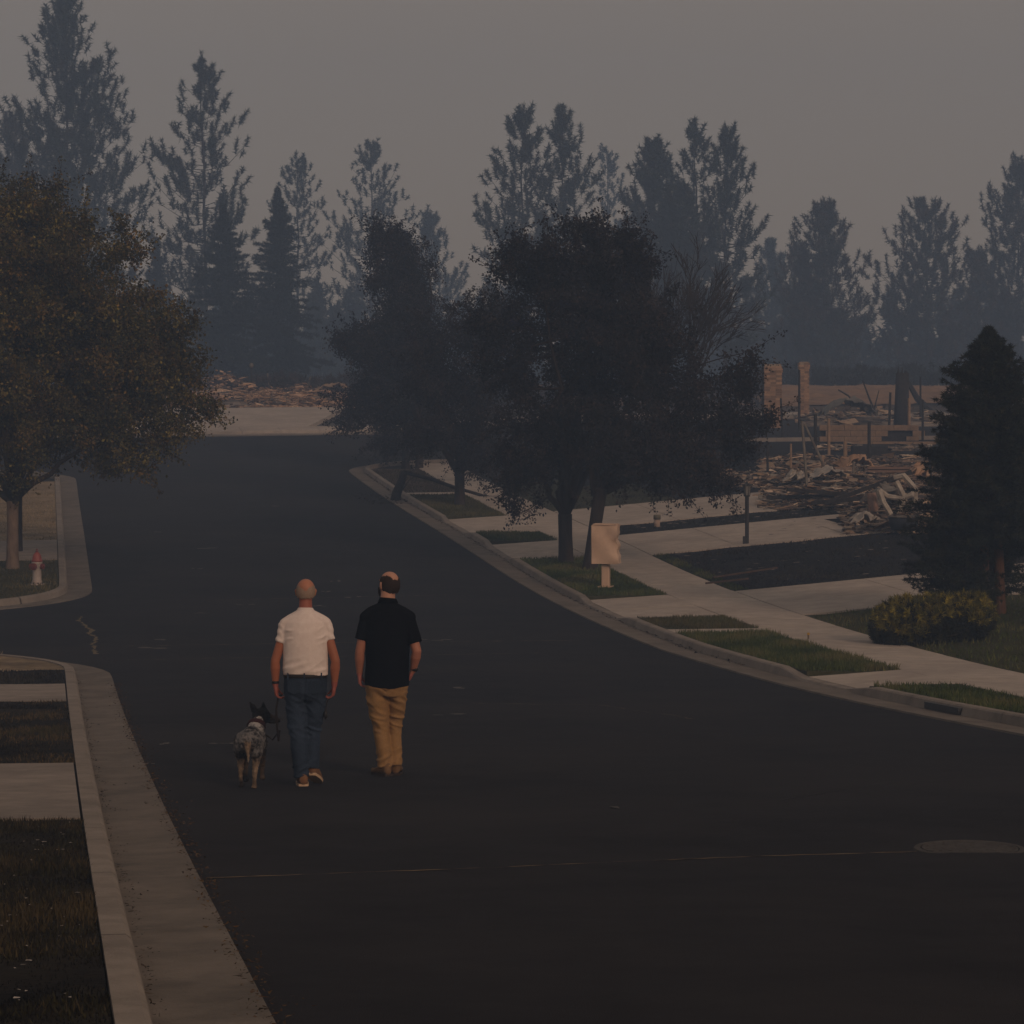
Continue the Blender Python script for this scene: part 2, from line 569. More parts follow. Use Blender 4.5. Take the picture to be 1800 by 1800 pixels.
# rounded corners by the side street
def corner(a_from, a_to, ca, r, m, near):
    def hi(a):
        a = np.asarray(a, float)
        t = np.clip((a - ca) / r if near else (ca - a) / r, 0, 1)
        return -.67 - r * (1 - np.sqrt(np.maximum(0, 1 - t * t)))
    return sheet('lawn', a_from, a_to, -9, hi, CH - .02, m, kind='structure', step=.2, skirt=.15, wob=.02)
corner(41.62, 46.1, 41.7, 4.5, DRY, True)
corner(54.9, 64.85, 59.3, 4.5, TURF, False)
lawn(69.65, 90, -12, -.67, DRY)
lawn(24, 36.95, RBs, S0 - .01, TURF)
lawn(39.65, 47.28, RBs, S0 - .01, TURF)
lawn(47.97, 50.55, RBs, S0 - .01, TURF)
lawn(55.25, 63.55, RBs, S0 - .01, TURF)
lawn(67.65, 70.15, RBs, S0 - .01, TURF)
lawn(75.25, 83.25, RBs, S0 - .01, TURF)
lawn(83.95, 93.4, RBs, S0 - .01, GROUND)
lawn(24, 50.55, S1 + .01, 30, TURF)
lawn(55.8, 63.7, S1 + .01, 22, BLACK)
lawn(68.55, 70.85, S1 + .01, 21, BLACK)
lawn(76.45, 95, S1 + .01, 34, BLACK)
lawn(76.45, 86, 9.0 + 3.57, 16, TURF, z=CH - .005)
lawn(55.8, 64, 22.01, 34, GROUND)
lawn(64, 76.4, 24.01, 40, GROUND)
# bare bank behind the ruins on the right
sheet('bank', 121, 149, lambda a: np.interp(a, [121, 149], [21, 22]), 60, .0, BANK, kind='structure', wob=.25, step=.7)

# ---- grass
def blades(name, n, a0, a1, b0, b1, h, cols, z=CH - .02, wd=.012, clump=.5, keep=None):
    b0, b1 = fn(b0), fn(b1)
    A = RNG.uniform(a0, a1, n)
    B = b0(A) + (b1(A) - b0(A)) * RNG.uniform(0, 1, n)
    if keep is not None:
        k = keep(A, B)
        A, B = A[k], B[k]
    n = len(A)
    X, Y = XY(A, B)
    nz = np.array([1.1 * mnoise.noise((x * 1.1, y * .8, 7.7)) + .5 * mnoise.noise((x * 3.5, y * 1.8, 2.7)) for x, y in zip(X, Y)])
    hh = h * RNG.uniform(.5, 1.25, n) * (1 + clump * nz)
    Z = zg(X, Y) + z - .01
    th = RNG.uniform(0, 2 * math.pi, n)
    lean = RNG.uniform(0, .7, n)
    ph = RNG.uniform(0, 2 * math.pi, n)
    base = np.stack([X, Y, Z], -1)
    side = np.stack([np.cos(th), np.sin(th), 0 * th], -1) * (wd * RNG.uniform(.7, 1.3, n))[:, None]
    tip = base + np.stack([np.cos(ph) * lean * hh, np.sin(ph) * lean * hh, hh], -1)
    V = np.stack([base - side, base + side, tip], 1).reshape(-1, 3)
    cols = np.array(cols)
    pick = np.clip((nz * 1.1 + .5 + RNG.normal(0, .22, n)), 0, .999) * (len(cols) - 1)
    i0 = pick.astype(int)
    fr = (pick - i0)[:, None]
    c = cols[i0] * (1 - fr) + cols[np.minimum(i0 + 1, len(cols) - 1)] * fr
    c = c * RNG.uniform(.7, 1.25, n)[:, None]
    o = link(name, np_mesh(name, V, np.arange(3 * n).reshape(-1, 3), np.repeat(c, 3, 0)), GRASS)
    o['kind'] = 'stuff'
    return o
burnt = [(.008, .008, .008), (.010, .009, .008), (.034, .032, .014), (.014, .012, .009), (.060, .047, .024)]
green = [(.038, .056, .014), (.058, .080, .020), (.085, .105, .028), (.12, .115, .042)]
dry = [(.16, .125, .07), (.25, .195, .12), (.32, .26, .17)]
blk = [(.010, .010, .012), (.022, .020, .02), (.014, .013, .014), (.045, .038, .025)]
blades('grass', 46000, 9.5, 20.9, -2.6, -.67, .036, burnt, wd=.006, clump=.9)
blades('grass', 17000, 26.45, 35.8, -3, -.67, .045, [(.010, .009, .008), (.030, .024, .013), (.11, .078, .036), (.05, .042, .018)], wd=.008)
blades('grass', 3000, 38.9, 41.6, -3, -.68, .05, blk, wd=.01)
blades('grass', 5000, 41.6, 45, -4, -1.6, .05, dry, wd=.01)
blades('grass', 9000, 55.5, 64.8, -5, -.7, .06, [(.040, .036, .018), (.075, .065, .028), (.12, .10, .045)], wd=.012,
       keep=lambda A, B: B < -.7 - 4.5 * (1 - np.sqrt(np.maximum(0, 1 - np.clip((59.3 - A) / 4.5, 0, 1) ** 2))))
blades('grass', 9000, 69.7, 86, -4.5, -.7, .05, dry, wd=.012)
blades('grass', 9000, 27, 36.95, RBs, S0, .08, green, wd=.009)
blades('grass', 14000, 39.66, 47.27, RBs, S0, .085, green, wd=.009)
blades('grass', 5000, 47.98, 50.55, RBs, S0, .07, [(.05, .048, .02), (.10, .085, .035), (.085, .085, .03)], wd=.01)
blades('grass', 11000, 55.25, 63.5, RBs, S0, .07, green, wd=.012)
blades('grass', 4000, 67.66, 70.1, RBs, S0, .08, green, wd=.012)
blades('grass', 7000, 75.3, 83.2, RBs, S0, .07, [(.05, .048, .02), (.08, .08, .028), (.11, .10, .042)], wd=.014)
blades('grass', 3500, 84, 93, RBs, S0, .07, [(.035, .032, .026), (.06, .052, .036), (.045, .04, .032)], wd=.016)
blades('grass', 14000, 36, 50.5, S1, 20, .075, green, wd=.011)
blades('grass', 12000, 55.85, 63.7, S1, 20, .05, blk, wd=.012)
blades('grass', 1500, 55.85, 63.7, S1, S1 + .35, .06, green, wd=.012)
blades('grass', 3000, 68.6, 70.8, S1, 19, .05, [(.02, .02, .016), (.035, .036, .018), (.02, .02, .02)], wd=.012)
blades('grass', 7000, 76.5, 86, S1, 16, .06, [(.03, .03, .018), (.05, .052, .024), (.02, .02, .02)], wd=.016)

# ---- marks and litter on the road
def flakes(name, spots, m, tintf, zoff=.006, label=None):
    mb = MB()
    for (X, Y, rx, ry) in spots:
        n = random.randint(5, 7)
        t0 = random.uniform(0, 6.28)
        pts = []
        for k in range(n):
            q = t0 + 2 * math.pi * k / n
            x, y = X + rx * random.uniform(.55, 1.1) * math.cos(q), Y + ry * random.uniform(.55, 1.1) * math.sin(q)
            pts.append((x, y, float(zg(x, y)) + zoff + random.uniform(0, .004)))
        mb.tint = tintf()
        mb.add(pts, [tuple(range(n))])
    o = mb.build(name, m, tint=True)
    o['kind'] = 'stuff'
    return o
ash_px = [(352, 964, 22), (372, 1078, 26), (432, 1064, 14), (395, 1307, 24), (290, 1309, 12), (782, 1257, 36), (702, 1124, 30), (272, 936, 10), (345, 1000, 9),
          (620, 1050, 12), (560, 1066, 14), (575, 1041, 10), (290, 1125, 18), (475, 890, 14), (255, 1140, 30), (590, 1022, 9), (760, 1126, 26), (560, 1111, 14), (820, 1210, 18),
          (1075, 1420, 14), (265, 1345, 10)]
sp = []
for x, y, hw in ash_px:
    p = G(x, y)
    s = F / p.y
    for k in range(3):
        sp.append((p.x + random.uniform(-hw, hw) / s, p.y + random.uniform(-.1, .1), hw / s * random.uniform(.35, .7), .05 + random.uniform(0, .09)))
flakes('ash_streaks', sp, RUB, lambda: tuple(c * _g for c in (.15, .143, .136)) if (_g := random.uniform(.6, 1.0)) else None)
sp = []
for k in range(170):                                # ash on the burnt lawn at the left
    a, b = random.uniform(10, 20.5), random.uniform(-2.4, -.75)
    X, Y = XY(a, b)
    r = random.choice([.006, .008, .01, .018])
    sp.append((float(X), float(Y), r, r * 1.3))
flakes('ash_flakes', sp, RUB, lambda: tuple(c * _g for c in (.38, .36, .35)) if (_g := random.uniform(.4, 1.2)) else None, zoff=CH + .03)
sp = []
for k in range(260):                                # pale debris on the charred lawns
    a, b = random.choice([(random.uniform(56, 63.5), random.uniform(13, 20)), (random.uniform(68.6, 70.8), random.uniform(13, 20)), (random.uniform(63.8, 76), random.uniform(15, 20))])
    X, Y = XY(a, b)
    r = random.choice([.02, .03, .05, .09])
    sp.append((float(X), float(Y), r, r * .8))
flakes('ash_flakes', sp, RUB, lambda: tuple(c * _g for c in (.30, .27, .24)) if (_g := random.uniform(.3, 1.1)) else None, zoff=CH + .04)

def leaves_litter(name, n, a0, a1, bf, cols, size, zoff=.03):
    A = RNG.uniform(a0, a1, n)
    B = bf(A, n)
    X, Y = XY(A, B)
    Z = zg(X, Y) + zoff + RNG.uniform(0, .02, n)
    c = np.stack([X, Y, Z], -1)
    d1 = RNG.normal(0, 1, (n, 3)); d1[:, 2] *= .4
    d2 = RNG.normal(0, 1, (n, 3)); d2[:, 2] *= .4
    s = (size * RNG.uniform(.5, 1.3, n))[:, None]
    V = np.stack([c, c + d1 * s, c + d2 * s], 1).reshape(-1, 3)
    V[:, 2] = np.maximum(V[:, 2], np.repeat(zg(X, Y), 3) + .012)
    t = np.array(cols)[RNG.integers(0, len(cols), n)] * RNG.uniform(.6, 1.3, n)[:, None]
    o = link(name, np_mesh(name, V, np.arange(3 * n).reshape(-1, 3), np.repeat(t, 3, 0)), GRASS)
    o['kind'] = 'stuff'
brn = [(.085, .048, .022), (.06, .038, .021), (.045, .032, .02), (.11, .07, .03)]
leaves_litter('fallen_leaves', 2600, 10, 40, lambda A, n: .01 + RNG.normal(0, .035, n) * (1 + .8 * np.sin(A * 1.7) ** 2), brn, .013)
leaves_litter('fallen_leaves', 700, 10, 41, lambda A, n: -.485 + np.abs(RNG.normal(0, .03, n)) * (1 + 2 * (np.sin(A * 2.3) > .7)), [(.05, .036, .024), (.07, .046, .03), (.035, .028, .02)], .012, zoff=.012)
leaves_litter('fallen_leaves', 900, 42, 93, lambda A, n: ER(A) + .44 - np.abs(RNG.normal(0, .05, n)), [(.03, .022, .018), (.06, .04, .025), (.02, .018, .016)], .03, zoff=.015)
leaves_litter('fallen_leaves', 500, 81, 84.5, lambda A, n: ER(A) - .2 + RNG.normal(0, .35, n), [(.03, .026, .02), (.05, .04, .025)], .04, zoff=.02)

def crack(pts, wd, m, name='road_crack', jag=.03):
    P = resample(pts, .12)
    V, Fc = [], []
    n = len(P)
    t = np.gradient(P, axis=0)
    t /= np.linalg.norm(t, axis=1)[:, None]
    off = 0
    for i, (p, q) in enumerate(zip(P, t)):
        off = .8 * off + random.uniform(-jag, jag)
        wv = wd * max(.12, random.gauss(.8, .5))
        for sgn in (-1, 1):
            a, b = p[0] - q[1] * (off + sgn * wv), p[1] + q[0] * (off + sgn * wv)
            X, Y = XY(a, b)
            V.append((float(X), float(Y), float(zg(X, Y)) + .005))
    Fc = [(2*i, 2*i + 1, 2*i + 3, 2*i + 2) for i in range(n - 1)]
    o = link(name, np_mesh(name, V, Fc), m)
    o['kind'] = 'structure'
CRK = mat('crack_sand', (.02, .018, .017), .95, (.19, .14, .09), 3., .3, 40, .1, ramp=(.40, .55))
CRKT = mat('crack_weeds', (.10, .085, .045), .95, (.17, .13, .08), 5.)
crack([(17.85, .05), (18.1, 1.5), (18.35, 2.6), (18.6, 3.6), (18.75, 4.85)], .015, CRK, jag=.022)
crack([(53.8, -.3), (51.5, -.28), (49, -.12), (46, -.2)], .035, CRKT, jag=.03)
crack([(33.2, 6.6), (35.6, 6.0), (36.2, 4.4)], .012, CRK)
crack([(44.8, .2), (44.9, 3), (45.1, 6.8)], .012, CRK)

SEAM = mat('tar_seam', (.012, .012, .013), .8, (.022, .021, .022), 5.)
crack([(29.6, .2), (29.8, 2.2), (29.9, 4.3)], .010, SEAM, jag=.012)
crack([(47.5, .3), (47.6, 4), (47.4, 8.4)], .016, CRK, jag=.012)
crack([(56.8, 2.2), (57.0, 4.4), (57.2, 7.0)], .016, CRK, jag=.012)
crack([(23.0, 5.0), (24.6, 6.4), (25.0, 8.8)], .010, SEAM, jag=.014)
# manhole cover
p = G(1705, 1494)
mh = root('manhole_cover', p + Vector((0, 0, .0)), 'round cast iron manhole cover set in the asphalt at the lower right', 'manhole cover')
mb = MB(); mb.lathe([(.0, .004), (.31, .004), (.325, .012), (.325, .014), (.31, .014), (.305, .011), (0.0, .011)], 32); mb.build('lid', IRON, mh)
mb = MB()
for r in (.06, .12, .18, .24, .29):
    n = max(6, int(r * 60))
    for k in range(n):
        q = 2 * math.pi * (k + .5 * (n % 2)) / n
        mb.box((r * math.cos(q), r * math.sin(q), .0115), (.020, .020, .004), Matrix.Rotation(q, 3, 'Z'))
st = mb.build('studs', IRON, mh); st['kind'] = 'stuff'
mb = MB()
vs, fs = [], []
for k in range(32):
    q = 2 * math.pi * k / 32
    for r, z in ((.33, .0), (.335, .014), (.375, .012), (.385, .0)):
        vs.append((r * math.cos(q), r * math.sin(q), z))
for k in range(32):
    for j in range(3):
        k2 = (k + 1) % 32
        fs.append((k*4 + j, k*4 + j + 1, k2*4 + j + 1, k2*4 + j))
mb.add(vs, fs); mb.build('rim', IRON, mh)

a_ = 33.2
X_, Y_ = XY(np.array([a_, a_ + 1.15]), np.array([float(ER(a_)) + .452, float(ER(a_ + 1.15)) + .452]))
mb = MB()
pa, pb = Vector((X_[0], Y_[0], float(zg(X_[0], Y_[0])))), Vector((X_[1], Y_[1], float(zg(X_[1], Y_[1]))))
nn = (pb - pa).cross(Vector((0, 0, 1))).normalized() * -1
mb.add([pa + nn * .03 + Vector((0, 0, .015)), pb + nn * .03 + Vector((0, 0, .015)), pb + nn * .03 + Vector((0, 0, .095)), pa + nn * .03 + Vector((0, 0, .095)),
        pa - nn * .03 + Vector((0, 0, .015)), pb - nn * .03 + Vector((0, 0, .015)), pb - nn * .03 + Vector((0, 0, .095)), pa - nn * .03 + Vector((0, 0, .095))],
       [(0, 1, 2, 3), (7, 6, 5, 4), (0, 4, 5, 1), (3, 2, 6, 7), (0, 3, 7, 4), (1, 5, 6, 2)])
tag(mb.build('curb_drain', BLKM), 'dark drain opening in the curb face at the right edge', 'drain')
# ------------------------------------------------------------------ trees
def limb(mb, p0, p1, r0, r1, n=6, sag=.0, wig=.08, segs=5):
    p0, p1 = Vector(p0), Vector(p1)
    L = (p1 - p0).length
    pts, rad = [], []
    off = Vector((0, 0, 0))
    for i in range(segs + 1):
        t = i / segs
        if 0 < i < segs:
            off = off * .6 + Vector((random.gauss(0, 1), random.gauss(0, 1), random.gauss(0, .5))) * wig * L * .35
        else:
            off = off * (.3 if i else 0)
        pts.append(p0.lerp(p1, t) + off + Vector((0, 0, sag * L * math.sin(math.pi * t))))
        rad.append(lerp(r0, r1, t ** .8))
    mb.tube(pts, rad, n)
    return pts

def leaf_mesh(name, C, size, cols, spread=(1, 1, .8), per=40, cr=.32, curl=.5, m=None):
    """C = clump centres (N,3); each clump is a spray of small folded leaves"""
    N = len(C)
    n = N * per
    base = np.repeat(C, per, 0)
    off = RNG.normal(0, 1, (n, 3))
    off *= (np.abs(RNG.normal(0, 1, n)) ** .6 / (np.linalg.norm(off, axis=1) + 1e-6))[:, None] * cr
    off *= np.array(spread)
    P = base + off
    d = RNG.normal(0, 1, (n, 3)); d[:, 2] -= .5
    d /= np.linalg.norm(d, axis=1)[:, None]
    e = np.cross(d, RNG.normal(0, 1, (n, 3)))
    e /= np.linalg.norm(e, axis=1)[:, None]
    f = np.cross(d, e)
    s = (size * RNG.uniform(.55, 1.25, n))[:, None]
    tip = P + d * s
    mid = P + d * s * .45
    V = np.stack([P, mid + e * s * .33 + f * s * .2 * curl, tip, mid - e * s * .33 + f * s * .2 * curl], 1).reshape(-1, 3)
    cols = np.array(cols, float)
    ci = np.repeat(RNG.integers(0, len(cols), N), per)
    mixr = RNG.random(n) < .35
    ci[mixr] = RNG.integers(0, len(cols), mixr.sum())
    t = cols[ci] * np.repeat(RNG.uniform(.45, 1.5, N), per)[:, None] * RNG.uniform(.6, 1.4, n)[:, None]
    return np_mesh(name, V, np.arange(4 * n).reshape(-1, 4), np.repeat(t, 4, 0))

def clump_centres(ells, n, shell=.55, rng=(.78, 1.0), lobes=True):
    """centres of leaf clumps: each big form is broken into smaller lobes with gaps between them"""
    vol = np.array([e[3] * e[4] * e[5] for e in ells]) ** .75
    vol /= vol.sum()
    out = []
    for e, k in zip(ells, (vol * n).astype(int)):
        c, rad = np.array(e[:3]), np.array(e[3:6])
        if not lobes:
            d = RNG.normal(0, 1, (k, 3))
            d /= np.linalg.norm(d, axis=1)[:, None]
            r = np.where(RNG.random(k) < shell, RNG.uniform(*rng, k), RNG.random(k) ** .5)
            out.append(c + d * r[:, None] * rad)
            continue
        m = max(5, int(9 + 5 * rad.mean()))
        ld = RNG.normal(0, 1, (m, 3))
        ld /= np.linalg.norm(ld, axis=1)[:, None]
        lc = ld * RNG.uniform(.5, .92, m)[:, None]
        lr = RNG.uniform(.20, .46, m)
        pick = RNG.choice(m, k, p=lr ** 2.2 / (lr ** 2.2).sum())
        d = RNG.normal(0, 1, (k, 3))
        d /= np.linalg.norm(d, axis=1)[:, None]
        r = RNG.random(k) ** .45 * lr[pick]
        q = lc[pick] + d * r[:, None]
        q[:, 2] += .12 * r * np.sign(d[:, 2])
        core = RNG.random(k) < .14
        q[core] = (d * (RNG.random(k) ** .5 * .7)[:, None])[core]
        out.append(c + q * rad)
    return np.concatenate(out)

def broadleaf(px, py, ells_px, label, leaf_cols, bark=BARK, r0=.2, n_clump=900, per=40, leaf=.1, cr=.30, forks=None, twigs=0, twig_box=None, group=None,
              name='street_tree', trunk_top=None, lean=0., limbs=9, depth=.85, sub=5):
    base = G(px, py)
    D = base.y
    s = F / D
    rt = root(name, base - Vector((0, 0, .03)), label, 'tree', group)
    ells = []
    for (x, y, rx, ry) in ells_px:
        c = AT(x, y, D) - base
        ells.append((c.x, random.uniform(-.3, .3) * rx / s * .5, c.z, rx / s, rx / s * depth, ry / s))
    C = clump_centres(ells, n_clump)
    C = C[C[:, 2] > .3]
    mb = MB()
    th = trunk_top if trunk_top is not None else min(e[2] - e[5] for e in ells) + .6
    top = Vector((lean * th, 0, th))
    mb.tube([(0, 0, -.1), (0, 0, .06), (lean * th * .2, 0, th * .25), (lean * th * .55, .02, th * .6), top], [r0 * 1.45, r0 * 1.18, r0, r0 * .92, r0 * .95], 10)
    mb.build('trunk', bark, rt, smooth=True)
    mb = MB()
    ends = C[RNG.permutation(len(C))]
    # main limbs aim at far-apart clumps
    picks = [ends[0]]
    for q in ends[1:400]:
        if len(picks) >= limbs:
            break
        if min(np.linalg.norm(q - p) for p in picks) > .75 * np.mean([e[3] for e in ells]):
            picks.append(q)
    nodes = []
    for q in picks:
        st = top.lerp(Vector((0, 0, th * .85)), random.random() * .6)
        pts = limb(mb, st, q * .92 if False else st.lerp(Vector(q), .9), r0 * random.uniform(.45, .7), .018, 7, sag=.08, wig=.12, segs=7)
        nodes += pts[2:]
    nodes = np.array([tuple(p) for p in nodes])
    for q in ends[:limbs * sub * 3]:
        k = np.argmin(np.linalg.norm(nodes - q, axis=1))
        limb(mb, nodes[k], q, .028, .006, 4, wig=.12, segs=3)
    for i in range(twigs):
        x, y = random.uniform(twig_box[0], twig_box[2]), random.uniform(twig_box[1], twig_box[3])
        q = AT(x, y, D + random.uniform(-1, 1)) - base
        L = random.uniform(.4, 1.1)
        limb(mb, q, q + Vector((random.gauss(0, .12), random.gauss(0, .12), 1)).normalized() * L, .012, .004, 3, wig=.06, segs=3)
    # leafy twigs that stick out of the outline
    ctr = np.mean([e[:3] for e in ells], axis=0)
    far = np.linalg.norm((C - ctr) / np.array([1, 1, .9]), axis=1)
    S = C[np.argsort(-far * RNG.uniform(.75, 1.0, len(C)))[:int(n_clump * .3)]]
    L = []
    for q in S:
        d = (Vector(q) - Vector(ctr)).normalized()
        d = (d + Vector((random.gauss(0, .5), random.gauss(0, .5), random.gauss(.25, .4)))).normalized()
        ln = random.uniform(.25, .75)
        p_ = Vector(q)
        e_ = p_ + d * ln + Vector((random.gauss(0, .08), 0, -.06))
        mb.tube([p_ - d * .3, p_, e_], [.010, .008, .004], 3, caps=False)
        for k in range(4):
            L.append(tuple(p_.lerp(e_, k / 3)))
    S = np.array(L)
    mb.build('limbs', BARKD, rt, smooth=True)
    m1 = leaf_mesh('crown', C, leaf, leaf_cols, per=per, cr=cr)
    crown = link('crown', m1, LEAF, rt)
    link('outer_leaves', leaf_mesh('outer_leaves', S, leaf * .95, leaf_cols, per=14, cr=.10), LEAF, crown)
    return rt

olive = [(.052, .052, .019), (.068, .061, .020), (.098, .074, .023), (.135, .085, .025), (.040, .041, .018), (.062, .043, .018), (.16, .13, .032)]
dark = [(.013, .014, .024), (.020, .017, .021), (.009, .012, .030), (.030, .023, .023), (.013, .012, .016), (.042, .036, .036)]
darkb = [(.022, .019, .021), (.014, .014, .021), (.034, .025, .022)]

broadleaf(22, 1008, [(95, 600, 215, 210), (235, 640, 120, 170), (20, 470, 190, 140), (285, 690, 80, 75), (80, 765, 175, 85), (225, 775, 85, 65), (-90, 620, 200, 230), (150, 470, 95, 110), (190, 560, 130, 100), (325, 720, 62, 55), (300, 640, 60, 70)],
          'broad brown and olive leaved tree beside the red and silver hydrant', olive, BARKP, .135, 2150, 80, .076, .26, limbs=12, trunk_top=1.6)
broadleaf(34, 978, [(60, 560, 160, 200), (-60, 480, 170, 190), (10, 380, 110, 80)],
          'darker leaning tree standing just behind the hydrant tree', olive[:3] + dark[:2], BARKD, .07, 650, 70, .066, .32, limbs=9, trunk_top=2.2)
broadleaf(995, 997, [(985, 560, 150, 170), (1010, 440, 100, 70), (905, 640, 80, 130), (1060, 620, 110, 170), (925, 800, 60, 80), (915, 865, 40, 42), (1010, 750, 110, 75), (1100, 480, 60, 70), (870, 560, 50, 60), (930, 480, 75, 70), (1075, 445, 70, 60)],
          'tallest scorched dark tree by the curb, left of the pale mailbox', dark, BARKD, .165, 1020, 72, .074, .22, limbs=11, trunk_top=1.2, lean=-.02)
broadleaf(1036, 1010, [(1150, 700, 120, 120), (1265, 700, 80, 60), (1190, 800, 110, 55), (1100, 800, 80, 65), (1310, 655, 45, 40), (1290, 775, 75, 45), (1110, 600, 75, 80), (1330, 735, 40, 35), (1240, 840, 70, 25)],
          'scorched dark tree leaning right directly behind the pale mailbox', darkb, BARKD, .150, 640, 70, .074, .24, limbs=11, trunk_top=1.9, lean=.13)
broadleaf(808, 895, [(815, 640, 105, 120), (775, 600, 75, 90), (830, 740, 95, 85), (860, 560, 65, 75), (770, 720, 80, 80)],
          'mid sized scorched tree on the grass verge beside the broken pole', dark, BARKD, .15, 720, 66, .07, .27, limbs=10, trunk_top=1.1)
broadleaf(713, 824, [(665, 650, 75, 95), (660, 720, 65, 60), (720, 690, 85, 75), (640, 610, 45, 45), (700, 760, 55, 35)],
          'low rounded scorched tree at the corner, nearest the far street', dark, BARKD, .125, 680, 56, .085, .32, limbs=9, trunk_top=1.5)
broadleaf(737, 829, [(697, 500, 58, 90), (725, 470, 40, 65), (690, 600, 70, 80), (680, 440, 38, 50), (740, 560, 40, 80), (695, 425, 22, 30)],
          'tall narrow scorched tree at the corner behind the rounded one', dark, BARKD, .125, 760, 56, .085, .32, limbs=10, trunk_top=1.6)

# leafless tree: only forking twigs
def bare_tree(px, py, D, tip, spread, label, depth=5, r0=.16, col=BARKD, th=1.8, name='bare_tree'):
    b = AT(px, py, D)
    b.z = float(zg(b.x, b.y)) - .05
    rt = root(name, b, label, 'tree')
    mb = MB()
    tw = MB()
    H = CZ - (tip - HY) * D / F - b.z
    mb.tube([(0, 0, -.1), (.02, 0, th * .5), (0, 0, th)], [r0 * 1.2, r0, r0 * .9], 8)
    def grow(p, d, L, r, k):
        q = p + d * L
        (mb if k > 2 else tw).tube([p, p.lerp(q, .5) + Vector((random.gauss(0, .04), random.gauss(0, .04), .02)) * L, q], [max(r, .009), max(r * .8, .008), max(r * .62, .007)], 5 if k > 2 else 3)
        if k == 0:
            return
        for i in range(3 if k > 1 else 4):
            v = (d + Vector((random.gauss(0, .5) * spread, random.gauss(0, .5) * spread, random.gauss(.12, .3)))).normalized()
            grow(p.lerp(q, random.uniform(.55, 1)), v, L * random.uniform(.62, .82), r * .6, k - 1)
    L0 = (H - th) * .33
    for i in range(6):
        q = i * 2 * math.pi / 6 + random.random()
        grow(Vector((0, 0, th * random.uniform(.8, 1))), Vector((math.cos(q) * spread, math.sin(q) * spread, 1.25)).normalized(), L0, r0 * .5, depth - 1)
    mb.build('trunk', col, rt, smooth=True)
    tw.build('twigs', col, rt)
    return rt
bare_tree(1168, 880, 80, 395, .62, 'leafless burnt tree of fine twigs behind the dark street trees', 6, .15)

# ---- conifers
def tufts(C, Dr, L, wd, per, cols, cone=.9, stem=.5, tipcol=None):
    """bundles of needles: each needle one thin triangle"""
    N = len(C)
    n = N * per
    c = np.repeat(C, per, 0)
    d = np.repeat(Dr, per, 0)
    r = RNG.normal(0, 1, (n, 3))
    r /= np.linalg.norm(r, axis=1)[:, None]
    nd = d * (1 - cone * .5) + r * cone
    nd /= np.linalg.norm(nd, axis=1)[:, None]
    ll = (np.repeat(L, per) if np.ndim(L) else np.full(n, L)) * RNG.uniform(.6, 1.15, n)
    b = c - d * (RNG.random(n) * stem * ll)[:, None]
    e = np.cross(nd, RNG.normal(0, 1, (n, 3)))
    e /= np.linalg.norm(e, axis=1)[:, None]
    e *= (wd * RNG.uniform(.7, 1.3, n))[:, None]
    V = np.stack([b - e, b + e, b + nd * ll[:, None]], 1).reshape(-1, 3)
    cols = np.array(cols, float)
    t = np.repeat(cols[RNG.integers(0, len(cols), N)] * RNG.uniform(.65, 1.3, N)[:, None], per, 0) * RNG.uniform(.7, 1.3, n)[:, None]
    return V, np.arange(3 * n).reshape(-1, 3), np.repeat(t, 3, 0)

